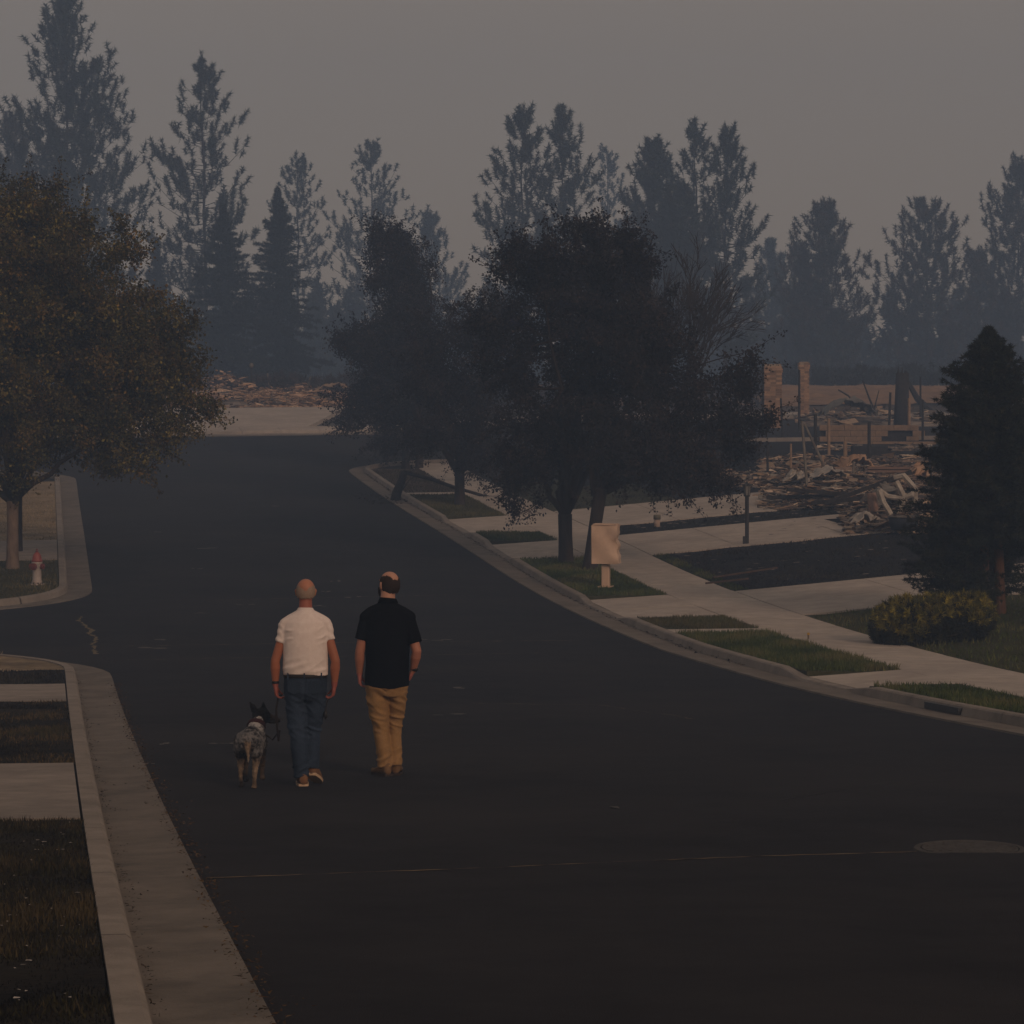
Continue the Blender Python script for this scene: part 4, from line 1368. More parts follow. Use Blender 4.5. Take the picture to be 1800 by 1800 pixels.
mb = MB(); mb.tube([(0, 0, -.2), (0, 0, .8), (.03, 0, 96 / s)], [.32, .27, .24], 12); mb.build('trunk', CHAR, rt, True)
mb = MB()
for k in range(7):
    q = k * .9
    mb.tube([(.18 * math.cos(q) + .03, .18 * math.sin(q), 95 / s), (.19 * math.cos(q) + .03, .19 * math.sin(q), 95 / s + random.uniform(.05, .3))], [.05, .008], 5)
mb.build('splinters', CHAR, rt)

# retaining walls of tan block
def block_wall(x0, x1, top, bottom, label, courses, depth=.3, missing=()):
    p0, s0 = at(x0, bottom)
    p1, s1 = at(x1, bottom)
    D = (p0.y + p1.y) / 2
    p0 = Vector(((x0 - HX) * D / F, D, CZ - (bottom - HY) * D / F))
    W = (x1 - x0) * D / F
    H = (bottom - top) * D / F
    rt = root('block_wall', p0, label, 'wall')
    n = max(2, int(W / .42))
    hh = H / courses
    me = None
    for j in range(courses):
        for i in range(n):
            u = (i + .5 * (j % 2)) / n
            if any(a < u < b and j in c for a, b, c in missing) or u > .99:
                continue
            if me is None:
                mb = MB(); mb.box((0, 0, 0), (W / n - .012, depth, hh - .012)); me = mb.mesh('block')
                me.materials.append(TANW)
            o = bpy.data.objects.new('block', me)
            COL.objects.link(o)
            o.parent = rt
            o.location = (W * (u + .5 / n), random.uniform(-.012, .012), hh * (j + .5) + random.uniform(-.003, .003))
            o.rotation_euler = (0, 0, random.gauss(0, .012))
    mb = MB(); mb.box((W / 2, depth * .15, H / 2 - .15), (W * .97, depth * .4, H * .9)); mb.build('backing', CHAR, rt)
    return rt
block_wall(1440, 1614, 747, 777, 'tan block wall with a dark gap on the ledge behind the posts', 3, missing=((.62, .84, (0, 1)),))
block_wall(1488, 1645, 776, 786, 'low tan ledge of blocks below the gapped wall', 1)
p, s = at(1528, 803)
rt = root('stone_step', p, 'dark stone slab lying under the tan ledge', 'slab')
mb = MB(); mb.box((0, 0, .18), (62 / s, .6, .36)); bevel(mb.build('slab', CHAR, rt), .03)

# ribbed garage door panel lying against the rubble
p, s = at(1575, 850)
rt = root('ribbed_panel', p, 'ribbed brown metal door panel standing in the rubble', 'metal panel')
W, H = 100 / s, 30 / s
BRN = mat('scorched_brown_metal', (.15, .095, .07), .7, (.21, .135, .10), 4., .3, 20, .2, metal=.2)
for k in range(5):
    mb = MB(); mb.box((0, .1 * k / 5, H * (k + .5) / 5), (W, .05, H / 5 - .022), Matrix.Rotation(-.15, 3, 'X')); bevel(mb.build('rib', BRN, rt), .01)
mb = MB(); mb.box((0, .09, H / 2), (W * .98, .03, H * .97), Matrix.Rotation(-.18, 3, 'X')); mb.build('backing', CHAR, rt)

# bent sheets of roof metal
def bent_sheet(x, y, wpx, hpx, label, m, seed, rz=0., dome=.7, dp=1.2, crump=.16):
    p, s = at(x, y)
    W, H = wpx / s, hpx / s
    n, k = 22, 10
    V = []
    for i in range(n + 1):
        for j in range(k + 1):
            u, v = i / n, j / k
            X = (u - .5) * W
            Y = (v - .5) * dp
            Z = H * (math.sin(math.pi * min(1, max(0, u * .9 + .05))) ** dome) * (.55 + .45 * math.cos((v - .4) * 2.2))
            nz1 = mnoise.noise((u * 5 + seed, v * 3, seed * 1.7))
            nz2 = mnoise.noise((u * 12 + seed, v * 8, seed * .7))
            V.append((X + crump * nz2, Y + crump * nz1 * 2, max(0.01, Z + crump * (nz1 * 1.4 + .7 * nz2))))
    Fc = [(i*(k+1) + j, (i+1)*(k+1) + j, (i+1)*(k+1) + j + 1, i*(k+1) + j + 1) for i in range(n) for j in range(k)]
    o = link('bent_sheet', np_mesh('bent_sheet', V, Fc), m)
    md = o.modifiers.new('thick', 'SOLIDIFY'); md.thickness = .02
    o.location = p + Vector((0, 0, .34))
    o.rotation_euler = (0, 0, rz)
    tag(o, label, 'metal sheet')
    return o
GGM = mat('grey_green_metal', (.12, .115, .10), .6, (.20, .19, .165), 3., .3, 15, .3, metal=.3, col3=(.06, .05, .045), scale3=1.6)
bent_sheet(1490, 748, 92, 34, 'long bent grey green roof sheet lying before the bare bank', GGM, 1.3, .1, 1.0, 1.4)
bent_sheet(1400, 868, 44, 14, 'flattened pale sheet at the left end of the near rubble', PALEM, 4.1, -.1, .8, 1.0)
bent_sheet(1452, 862, 60, 16, 'wide crumpled pale sheet in the middle of the near rubble', PALEM, 9.2, .2, .8, 1.2, .10)
bent_sheet(1500, 842, 55, 20, 'crumpled tan sheet below the ribbed panel', mat('tan_metal', (.32, .19, .11), .8, (.42, .27, .17), 3., .3, 15, .1), 6.4, .25, .8, 1.0, .12)
bent_sheet(1612, 868, 42, 26, 'crumpled tan sheet half hidden by the spruce', mat('tan_metal_b', (.34, .21, .13), .8, (.44, .29, .19), 3., .3, 15, .1), 2.2, -.2, .7, 1.0, .14)
bent_sheet(1558, 918, 62, 38, 'torn dark and pale car bonnet sheet in front of the frame', RUSTY, 7.9, .3, .6, 1.0, .2)
bent_sheet(1520, 945, 50, 14, 'low scrap sheet on the drive at the foot of the near rubble', PALEM, 5.5, 0, .8, .8, .1)

# buckled frame of pale steel bars
p, s = at(1590, 925)
p = p + Vector((0, -.5, .30))
rt = root('buckled_frame', p, 'buckled pale steel frame leaning over the near rubble', 'metal frame')
q = lambda x, y, d=0: Vector(((x - 1590) / s, d, (925 - y) / s))
for pts in ([(1540, 882, 0), (1556, 894, .1), (1580, 898, 0), (1598, 890, -.1)], [(1572, 868, .1), (1582, 890, 0), (1586, 898, 0)], [(1584, 856, .2), (1605, 880, .1), (1597, 892, 0)], [(1586, 858, .2), (1570, 862, .3)], [(1574, 925, 0), (1586, 898, 0)], [(1560, 925, -.1), (1548, 905, -.1), (1541, 884, 0)],
            [(1604, 925, .2), (1605, 880, .1)]):
    mb = MB(); mb.tube([q(*t) for t in pts], [.065] * len(pts), 6); mb.build('bar', PALEM, rt)
p, s = at(1582, 942)
p = p + Vector((0, -.6, .16))
rt = root('scorched_tub', p, 'dark blue black tub lying among the near rubble', 'tub')
mb = MB(); mb.lathe([(0, 0), (.28, .0), (.33, .14), (.35, .30), (.33, .30), (.30, .14), (.27, .05), (0, .05)], 18)
mb.build('shell', mat('blue_black_metal', (.016, .018, .026), .6, (.03, .033, .045), 4.), rt, True)
mb = MB()
n = 20
mb.tube([(.35 * math.cos(2*math.pi*k/n), .35 * math.sin(2*math.pi*k/n), .305) for k in range(n + 1)], [.02] * (n + 1), 6, caps=False); mb.build('rim', RUSTY, rt, True)
p, s = at(1534, 930)
rt = root('burnt_stump', p, 'stubby pinkish brown stump standing in the near rubble', 'stump')
mb = MB(); mb.tube([(0, 0, -.1), (.03, 0, .4), (-.03, 0, .85)], [.17, .13, .11], 8); mb.build('stump', mat('stump_wood', (.19, .12, .09), .95, (.28, .18, .14), 6., .6, 20), rt, True)
# charred beams across the near rubble
for k, (x, y, L, a, lab) in enumerate(((1414, 895, 1.95, .03, 'long charred beam lying at the near left edge of the rubble'), (1530, 898, 2.2, .35, 'charred beam tilted up beside the stump'), (1465, 893, 2.4, -.08, 'second charred beam in line with the long one'),
                                      (1472, 905, 1.3, .1, 'short charred beam on the drive'), (1310, 1028, 1.5, .12, 'reddish plank on the charred lawn'), (1278, 1040, .9, .1, 'short reddish plank on the charred lawn nearest the sidewalk'))):
    p, s = at(x, y)
    mb = MB(); mb.box((0, 0, .08 + abs(math.sin(a)) * L * .4), (L, .11 if y < 1000 else .05, .10 if y < 1000 else .035), Matrix.Rotation(-a, 3, 'Y') @ Matrix.Rotation(random.uniform(-.2, .2) + (.35 if y > 1000 else 0), 3, 'Z'))
    o = mb.build('plank' if y > 1000 else 'burnt_beam', CHAR if y < 1000 else mat('red_wood', (.06, .04, .03), .9, (.11, .07, .05), 8.))
    o.location = p + Vector((0, 0, .1 if y > 1000 else .22))
    tag(o, lab, 'plank' if y > 1000 else 'beam')
# white propane-like ball among the far scrub
p = AT(442, 640, 133); p.z = float(zg(p.x, p.y))
rt = root('round_lamp', p, 'pale round lamp on a post in front of the pair of blue spruces', 'lamp')
mb = MB(); mb.tube([(0, 0, -.1), (0, 0, 1.25)], [.05, .05], 6); mb.build('post', CHAR, rt)
mb = MB(); mb.ell((0, 0, 1.35), (.10, .10, .12)); mb.build('globe', RUSTY, rt, True)

for x, y0, y1, w_, m_, lab in ((1350, 840, 775, .04, CHAR, 'thin black post at the left end of the near rubble'), (1446, 850, 800, .05, TANW, 'leaning tan stud in the middle of the near rubble'), (1376, 770, 700, .045, CHAR, 'thin black post between the two chimneys'),
                           (1502, 858, 812, .04, RUSTY, 'short grey pipe standing before the ribbed panel'), (1562, 770, 690, .05, CHAR, 'thin black post just left of the thick charred trunk'), (1636, 850, 790, .05, CHAR, 'black post half behind the spruce')):
    stick('burnt_post', [(x, y0), (x + random.uniform(-4, 4), y1)], [w_, w_ * .8], m_, lab, 'post', g1)

for k, (x, y0, dx, h_, lab) in enumerate(((476, 690, -6, 34, 'tilted pale stick rising out of the middle of the far rubble'), (330, 692, 3, 26, 'short stick at the left end of the far rubble'), (538, 690, 8, 28, 'stick leaning right in the far rubble'), (592, 694, -4, 22, 'short stick at the right end of the far rubble'), (410, 690, 2, 20, 'stub of a stick left of the middle of the far rubble'))):
    stick('burnt_post', [(x, y0), (x + dx, y0 - h_)], [.06, .04], RUSTY if k % 2 == 0 else CHAR, lab, 'post', 'sticks standing in the far rubble')
bent_sheet(585, 700, 60, 12, 'low curved tan sheet at the right end of the far rubble', TANW, 3.3, .1, .9, 1.4, .12)
# ------------------------------------------------------------------ people and dog
DG = None
def fuse(mb, voxel, smooth=6, fac=.5):
    """join overlapping closed forms into one continuous surface; returns vertex array and faces"""
    me = mb.mesh('tmp')
    o = bpy.data.objects.new('tmp', me)
    COL.objects.link(o)
    r = o.modifiers.new('r', 'REMESH'); r.mode = 'VOXEL'; r.voxel_size = voxel; r.adaptivity = 0
    if smooth:
        s = o.modifiers.new('s', 'SMOOTH'); s.iterations = smooth; s.factor = fac
    dg = bpy.context.evaluated_depsgraph_get()
    dg.update()
    ev = o.evaluated_get(dg)
    out = bpy.data.meshes.new_from_object(ev)
    bpy.data.objects.remove(o)
    bpy.data.meshes.remove(me)
    out.polygons.foreach_set('use_smooth', np.ones(len(out.polygons), bool))
    return out
def verts(me):
    a = np.empty(len(me.vertices) * 3, np.float32)
    me.vertices.foreach_get('co', a)
    return a.reshape(-1, 3)
def norms(me):
    a = np.empty(len(me.vertices) * 3, np.float32)
    me.vertices.foreach_get('normal', a)
    return a.reshape(-1, 3)
def displace(me, d):
    V = verts(me) + norms(me) * d[:, None]
    me.vertices.foreach_set('co', V.astype(np.float32).ravel())
    me.update()
def tint(me, c):
    a = me.attributes.new('tint', 'FLOAT_COLOR', 'POINT')
    t = np.ones((len(me.vertices), 4), np.float32)
    t[:, :3] = c
    a.data.foreach_set('color', t.ravel())
def folds(V, zs, tilt, off, xy=5.):
    x, y, z = V.T
    n = np.array([mnoise.noise((a * xy + off, b * xy, c)) for a, b, c in zip(x, y, z * zs + tilt * x * zs)])
    return .6 - np.minimum(1.2, np.abs(n) * 3.2)
def nfield(V, sc, off=0.):
    return np.array([mnoise.noise((x * sc[0] + off, y * sc[1], z * sc[2])) for x, y, z in V])

SKIN = mat('skin', (1, 1, 1), .55, (.92, .9, .88), 60., .15, 120, .35, attr=True)
COTW = mat('white_cotton', (.69, .59, .55), .9, (.75, .66, .62), 30., .15, 250, .1)
COTB = mat('black_cotton', (.0045, .0045, .006), .95, (.0065, .0065, .008), 40., .2, 200, .0)
DENIM = mat('denim', (.016, .026, .045), .9, (.032, .046, .072), 90., .3, 300, .1, attr=True)
KHAKI = mat('khaki', (.27, .155, .062), .92, (.31, .185, .078), 60., .25, 250, .1)
LEATH = mat('belt_leather', (.018, .013, .011), .6, spec=.3)
SHOE = mat('tan_suede', (.14, .070, .034), .9, (.19, .10, .05), 20., .2, 80)
SHOE2 = mat('brown_suede', (.13, .075, .036), .9, (.18, .105, .052), 20., .2, 80)
SOLE = mat('pale_sole', (.46, .32, .20), .8, (.52, .37, .25), 12.)
SOLE2 = mat('dark_sole', (.04, .03, .025), .8)
RUBB = mat('black_rubber', (.012, .011, .011), .55, spec=.3)
HAIRG = mat('grey_hair', (.27, .175, .125), .8, (.36, .28, .22), 140., .5, 200, .15)
HAIRB = mat('dark_hair', (.020, .013, .010), .8, (.045, .030, .022), 140., .6, 200, .15)

def hand(mb, wrist, end, side, curl, th=.030, wd=.045, fingers_in=1.0):
    """palm and five fingers; side = x direction of the palm (toward the thigh), fingers curl that way"""
    wrist, end = Vector(wrist), Vector(end)
    d = (end - wrist).normalized()
    L = (end - wrist).length
    f = Vector((0, 1, 0))
    f = (f - d * f.dot(d)).normalized()
    s = d.cross(f) * (1 if d.cross(f).x * side > 0 else -1)
    mb.tube([wrist - d * .02, wrist + d * .02, wrist + d * L * .5, wrist + d * L * .95], [(.024, .030), (.022, .034), (.020, .043), (.017, .042)], 12, hint=tuple(s), dome=True)
    for k, (off, ln) in enumerate(((-.033, .062), (-.011, .074), (.011, .080), (.033, .074))):
        k0 = wrist + d * L * .9 + f * off
        a1, a2, a3 = curl * .55, curl * 1.25, curl * 1.9
        p1 = k0 + (d * math.cos(a1) + s * math.sin(a1)) * ln * .48
        p2 = p1 + (d * math.cos(a2) + s * math.sin(a2)) * ln * .34
        p3 = p2 + (d * math.cos(a3) + s * math.sin(a3)) * ln * .28
        mb.tube([k0 - d * .015, k0, p1, p2, p3], [.0098, .0100, .0095, .0088, .0078], 8, dome=True)
    t0 = wrist + d * L * .28 + f * .030 + s * .004
    t1 = t0 + (d * .75 + f * .55 + s * .3).normalized() * .038
    t2 = t1 + (d * .9 + f * .05 + s * .55).normalized() * .030
    t3 = t2 + (d * .75 - f * .3 + s * .7).normalized() * .024
    mb.tube([t0, t1, t2, t3], [.0155, .0125, .0110, .0092], 8, dome=True)

def head_form(mb, c, yaw, k=1.0, beard=False):
    """skull, jaw, nose and ears; yaw > 0 turns the face to the left"""
    c = Vector(c)
    M = Matrix.Rotation(yaw, 3, 'Z')
    w_ = lambda x, y, z: c + M @ Vector((x * k, y * k, z * k))
    mb.ell(w_(0, -.012, .018), (.078 * k, .092 * k, .088 * k), M, 24, 16)
    mb.ell(w_(0, .020, -.02), (.067 * k, .075 * k, .085 * k), M, 20, 14)
    mb.ell(w_(0, .045, -.070), (.050 * k, .045 * k, .042 * k), M, 16, 10)
    mb.ell(w_(0, .075, -.095), (.026 * k, .020 * k, .018 * k), M, 12, 8)
    mb.tube([w_(0, .090, .018), w_(0, .106, -.018), w_(0, .113, -.030)], [.011 * k, .014 * k, .016 * k], 8, dome=True)
    mb.ell(w_(0, .080, .030), (.050 * k, .018 * k, .012 * k), M, 12, 8)
    mb.ell(w_(0, .088, -.058), (.024 * k, .014 * k, .007 * k), M, 10, 6)
    mb.ell(w_(0, .086, -.068), (.021 * k, .014 * k, .008 * k), M, 10, 6)
    for sx in (-1, 1):
        E_ = M @ Matrix.Rotation(sx * .38, 3, 'Z') @ Matrix.Rotation(-.12, 3, 'X')
        mb.ell(w_(sx * .080, .0, -.012), (.010 * k, .020 * k, .034 * k), E_, 12, 8)
        mb.ell(w_(sx * .088, -.008, .002), (.007 * k, .014 * k, .020 * k), E_, 10, 6)
    return w_, M

def hair_shell(c, yaw, k, keep, m, parent, name='hair', grow=.004, n=96, mm=64, extra=0., cc=(0, -.012, .018), rr=(.078, .092, .088)):
    c = Vector(c)
    M = Matrix.Rotation(yaw, 3, 'Z')
    V, ok, idx = [], [], {}
    for i in range(mm + 1):
        t = math.pi * i / mm
        for j in range(n):
            q = 2 * math.pi * j / n
            d = Vector((math.sin(t) * math.cos(q), math.sin(t) * math.sin(q), math.cos(t)))
            g = grow + .0025 * mnoise.noise((d.x * 14, d.y * 14, d.z * 14)) + .0015 * mnoise.noise((d.x * 40, d.y * 40, d.z * 40))
            v = Vector(((rr[0] * k + g) * d.x, (rr[1] * k + g) * d.y, (rr[2] * k + g) * d.z)) + Vector(cc) * k
            V.append(c + M @ v)
            ok.append(keep(v / k, d))
    Fs = []
    for i in range(mm):
        for j in range(n):
            q = (i*n + j, (i+1)*n + j, (i+1)*n + (j+1) % n, i*n + (j+1) % n)
            if all(ok[x] for x in q):
                Fs.append(q)
    used = sorted({x for q in Fs for x in q})
    mp = {x: i for i, x in enumerate(used)}
    me = bpy.data.meshes.new(name)
    me.from_pydata([V[x] for x in used], [], [tuple(mp[x] for x in q) for q in Fs])
    me.polygons.foreach_set('use_smooth', np.ones(len(me.polygons), bool))
    return link(name, me, m, parent)

def leg_tube(mb, pts, rad):
    mb.tube(pts, rad, 18, dome=True)

def shoe(parent, heel, direction, L, m_up, m_sole, pitch=0., name='shoe', hgt=.085):
    """low shoe: heel on the ground, toe along direction; pitch lifts the heel round the toe"""
    d = Vector((direction[0], direction[1], 0)).normalized()
    sd_ = Vector((d.y, -d.x, 0))
    heel = Vector(heel)
    M = Matrix((( sd_.x, d.x, 0), (sd_.y, d.y, 0), (0, 0, 1)))
    P = Matrix.Rotation(-pitch, 3, 'X')
    piv = Vector((0, L * .78, 0))
    tr = lambda v: heel + M @ (P @ (Vector(v) - piv) + piv)
    W = L * .165
    def outline(y):
        t = y / L
        return W * (.78 + .30 * math.sin(math.pi * min(1, t * 1.05)) ** 1.2) * (1 if t < .7 else math.sqrt(max(.02, 1 - ((t - .7) / .31) ** 2)))
    rows = [0.0, .03, .10, .22, .38, .55, .70, .80, .88, .95, 1.0]
    mb = MB()
    def loftrows(zs):
        n = 12
        rings = []
        for t in rows:
            y = t * L
            wv = max(.006, outline(y)) * (.75 if t == 0 else 1)
            z0, z1 = zs(t)
            rings.append([(wv * math.cos(2*math.pi*k/n) * 1.0, y, lerp(z0, z1, .5 + .5 * math.sin(2*math.pi*k/n))) for k in range(n)])
        vs = [tr(v) for r in rings for v in r]
        fs = []
        m = len(rings)
        for i in range(m - 1):
            for k in range(n):
                fs.append((i*n + k, (i+1)*n + k, (i+1)*n + (k+1) % n, i*n + (k+1) % n))
        fs.append(tuple(range(n)))
        fs.append(tuple((m-1)*n + k for k in range(n-1, -1, -1)))
        return vs, fs
    up = lambda t: (.012, .025 + hgt * (1.0 if t < .25 else max(.30, 1 - (t - .25) * 1.35)))
    mb.add(*loftrows(up)); a = mb.build(name, m_up, parent, True)
    mb = MB()
    n = 16
    vs = []
    for zz, g in ((0, 0), (.024, .002), (.024, -.006)):
        for t in rows:
            vs.append(tr((outline(t * L) + g + .003, t * L, zz)))
        for t in rows[::-1]:
            vs.append(tr((-outline(t * L) - g - .003, t * L, zz)))
    k = 2 * len(rows)
    fs = [tuple(range(k - 1, -1, -1))]
    for j in range(2):
        for i in range(k):
            fs.append((j*k + i, j*k + (i+1) % k, (j+1)*k + (i+1) % k, (j+1)*k + i))
    mb.add(vs, fs); mb.build('sole', m_sole, a)
    return a

def band(pts, rad, m, parent, name, n=14, hint=(1, 0, 0)):
    mb = MB(); mb.tube(pts, rad, n, hint=hint); return mb.build(name, m, parent, True)

# ---------- the older man: white T-shirt, jeans, dog lead
def man_white():
    base = G(537, 1381)
    rt = root('person', base, 'balding grey haired man in white T-shirt and jeans walking the dog', 'person')
    HC = (0, .03, 1.690)
    LH, RH = (-.262, .015, .875), (.250, .01, .875)          # wrists
    LE, RE = (-.262, -.02, 1.085), (.262, -.02, 1.085)
    LS, RS = (-.186, .0, 1.430), (.186, .0, 1.434)
    body = MB()
    head_form(body, HC, 0.05, 1.0)
    body.tube([(0, -.005, 1.46), (0, .0, 1.53), (0, .012, 1.60), (0, .015, 1.66)], [(.085, .07), (.060, .062), (.056, .060), (.056, .060)], 18, dome=True)
    body.tube([(0, 0, .86), (0, 0, 1.0), (0, -.005, 1.2), (0, -.005, 1.38), (0, -.005, 1.47)], [(.16, .11), (.165, .12), (.165, .115), (.16, .10), (.09, .075)], 20, dome=True)
    for S, E_, W_, sx in ((LS, LE, LH, -1), (RS, RE, RH, 1)):
        S, E_, W_ = Vector(S), Vector(E_), Vector(W_)
        S = S + Vector((-sx * .016, 0, -.045))
        body.tube([S, S.lerp(E_, .35), E_, E_.lerp(W_, .28), W_.lerp(E_, .12), W_], [.040, .043, .040, .043, .029, .0275], 14, dome=True)
    hand(body, LH, (-.252, .02, .785), 1, .95)
    hand(body, RH, (.238, .02, .785), -1, .95)
    for hx, kx, ky, ax, ay in ((-.085, -.062, .0, -.032, -.01), (.085, .06, .12, .05, .13)):
        leg_tube(body, [(hx, 0, .86), (kx, ky, .46), (ax, ay, .10)], [.085, .05, .038])
    me = fuse(body, .0055, 4)
    V = verts(me)
    col = np.tile([[.33, .115, .058]], (len(V), 1)) * (1 + .10 * nfield(V, (14, 14, 9)))[:, None]
    hz = V[:, 2] > 1.55
    col[hz] = np.array([.40, .17, .10]) * (1 + .08 * nfield(V[hz], (20, 20, 20), 3.))[:, None]
    nk = (V[:, 2] > 1.5) & (V[:, 2] < 1.64)
    col[nk] = np.array([.30, .095, .06])
    hd = V[:, 2] < .90
    col[hd] = np.array([.30, .085, .062])
    tint(me, col)
    b = link('body', me, SKIN, rt)
    # grey fringe round the back and sides, bare crown
    hair_shell(HC, .05, 1.0, lambda v, d: (v.z < .060 - .045 * math.exp(-(d.x / .55) ** 2) * (d.y < 0) + .014 * mnoise.noise((d.x * 6, d.y * 6, 2))) and v.z > (-.062 if d.y < -.1 else -.012) + .01 * mnoise.noise((d.x * 9, 1, d.z * 9)) and d.y < .38, HAIRG, rt, cc=(0, -.012, 0), rr=(.080, .094, .106))
    # T-shirt
    sh = MB()
    sh.tube([(0, .0, .955), (0, .0, 1.02), (0, -.002, 1.12), (0, -.004, 1.24), (0, -.006, 1.34), (0, -.004, 1.42), (0, .0, 1.485), (0, .004, 1.528), (0, .006, 1.548)],
            [(.193, .135), (.199, .145), (.197, .147), (.200, .142), (.204, .132), (.186, .115), (.115, .090), (.073, .075), (.066, .071)], 32, hint=(1, 0, 0))
    sh.tube([(-.178, 0, 1.408), (-.12, 0, 1.440), (-.05, .0, 1.482), (.05, 0, 1.482), (.12, 0, 1.442), (.178, 0, 1.412)], [(.062, .050), (.074, .054), (.078, .05), (.078, .05), (.074, .054), (.062, .05)], 20, hint=(0, 1, 0), dome=True)
    for S, sx, ez in ((LS, -1, 1.243), (RS, 1, 1.262)):
        A_ = Vector(S) + Vector((-sx * .016, 0, -.045))
        B_ = Vector(LE if sx < 0 else RE)
        tt = (A_.z - ez) / (A_.z - B_.z)
        sh.tube([(sx * .09, 0, 1.42), (sx * .150, 0, 1.412), (sx * .183, 0, 1.385), A_.lerp(B_, tt * .55), A_.lerp(B_, tt)], [.058, .062, .060, .056, .0525], 20)
    me = fuse(sh, .008, 5)
    V = verts(me)
    x, y, z = V.T
    low = np.clip((1.13 - z) / .10, 0, 1) * np.clip((z - .955) / .03, 0, 1)
    back = np.clip(-y / .08, 0, 1)
    d = low * back * (.021 * folds(V, 15, -.3, 3., 3.) * np.clip(.6 - x * 1.4, .3, 1.2))
    ar = np.exp(-((np.abs(x) - .15) / .045) ** 2) * np.clip((1.40 - z) / .05, 0, 1) * np.clip((z - 1.22) / .06, 0, 1)
    d += .011 * ar * folds(V, 14, 0, 6., 9.)
    d += .004 * nfield(V, (7, 7, 5)) + .0025 * nfield(V, (18, 18, 12), 5.)
    slv = (np.abs(x) > .2) & (z < 1.42)
    d += slv * .003 * np.sin(z * 85 + x * 50)
    displace(me, d)
    link('shirt', me, COTW, rt)
    # jeans
    jn = MB()
    jn.tube([(0, .0, .965), (0, .0, .90), (0, -.004, .82), (0, 0, .745)], [(.186, .132), (.190, .140), (.190, .146), (.160, .11)], 28, hint=(1, 0, 0))
    jn.tube([(-.090, 0, .86), (-.085, -.005, .70), (-.075, .0, .52), (-.062, -.01, .44), (-.048, -.015, .25), (-.034, -.015, .075)], [(.098, .125), (.094, .108), (.080, .09), (.076, .082), (.072, .08), (.069, .077)], 20, hint=(1, 0, 0))
    jn.tube([(.092, 0, .86), (.085, .03, .70), (.064, .085, .52), (.058, .105, .44), (.052, .10, .28), (.050, .075, .135)], [(.096, .125), (.090, .108), (.076, .09), (.070, .082), (.066, .077), (.064, .073)], 20, hint=(1, 0, 0))
    me = fuse(jn, .0085, 4)
    V = verts(me)
    x, y, z = V.T
    d = .004 * nfield(V, (8, 8, 7)) + .003 * nfield(V, (16, 16, 22), 9.)
    d += .013 * np.exp(-((z - .48) / .10) ** 2) * folds(V, 17, .3, 2.) + .012 * np.exp(-((z - .14) / .08) ** 2) * folds(V, 18, -.4, 5.) + .011 * np.exp(-((z - .72) / .09) ** 2) * folds(V, 14, .6, 8.)
    d -= .012 * np.exp(-(x / .014) ** 2) * ((z > .72) & (y < 0))
    displace(me, d)
    fade = 1 + .45 * np.exp(-((V[:, 2] - .50) / .2) ** 2) + .25 * nfield(V, (5, 5, 4), 2.)
    tint(me, np.repeat(fade[:, None], 3, 1))
    j = link('jeans', me, DENIM, rt)
    for sx in (-1, 1):
        pk = MB()
        o_ = [(-.055, .055), (.055, .062), (.055, -.03), (0, -.06), (-.055, -.03)]
        vs = [Vector((sx * .088 + u * (1 if sx > 0 else -1), -.147 + .12 * abs(sx * .088 + u) ** 2 * 4 * .25, .865 + v)) for u, v in o_]
        pk.add(vs + [v + Vector((0, .012, 0)) for v in vs], [(0, 1, 2, 3, 4), (0, 5, 6, 1), (1, 6, 7, 2), (2, 7, 8, 3), (3, 8, 9, 4), (4, 9, 5, 0)])
        pme = pk.mesh('pocket'); tint(pme, np.full((len(pk.v), 3), .9)); link('pocket', pme, DENIM, j)
    band([(0, 0, .942), (0, 0, .946), (0, 0, .976), (0, 0, .98)], [(.186, .133), (.194, .141), (.194, .141), (.186, .133)], LEATH, rt, 'belt', 32)
    for x in (-.145, 0, .145):
        lpb = MB(); y = -.143 * math.sqrt(max(0, 1 - (x / .197) ** 2))
        lpb.box((x, y - .002, .96), (.012, .006, .06)); lm = lpb.mesh('belt_loop'); tint(lm, np.full((8, 3), 1.2)); link('belt_loop', lm, DENIM, j)
    wv = Vector(LH)
    band([wv + Vector((0, 0, .012)), wv + Vector((0, 0, .034))], [(.034, .036), (.035, .037)], RUBB, rt, 'wristband')
    shoe(rt, (-.010, -.085, 0), (-.16, 1), .285, SHOE, SOLE, 0.0)
    shoe(rt, (.045, -.0, .0), (.22, 1), .285, SHOE, SOLE, .40)
    return base
B1 = man_white()

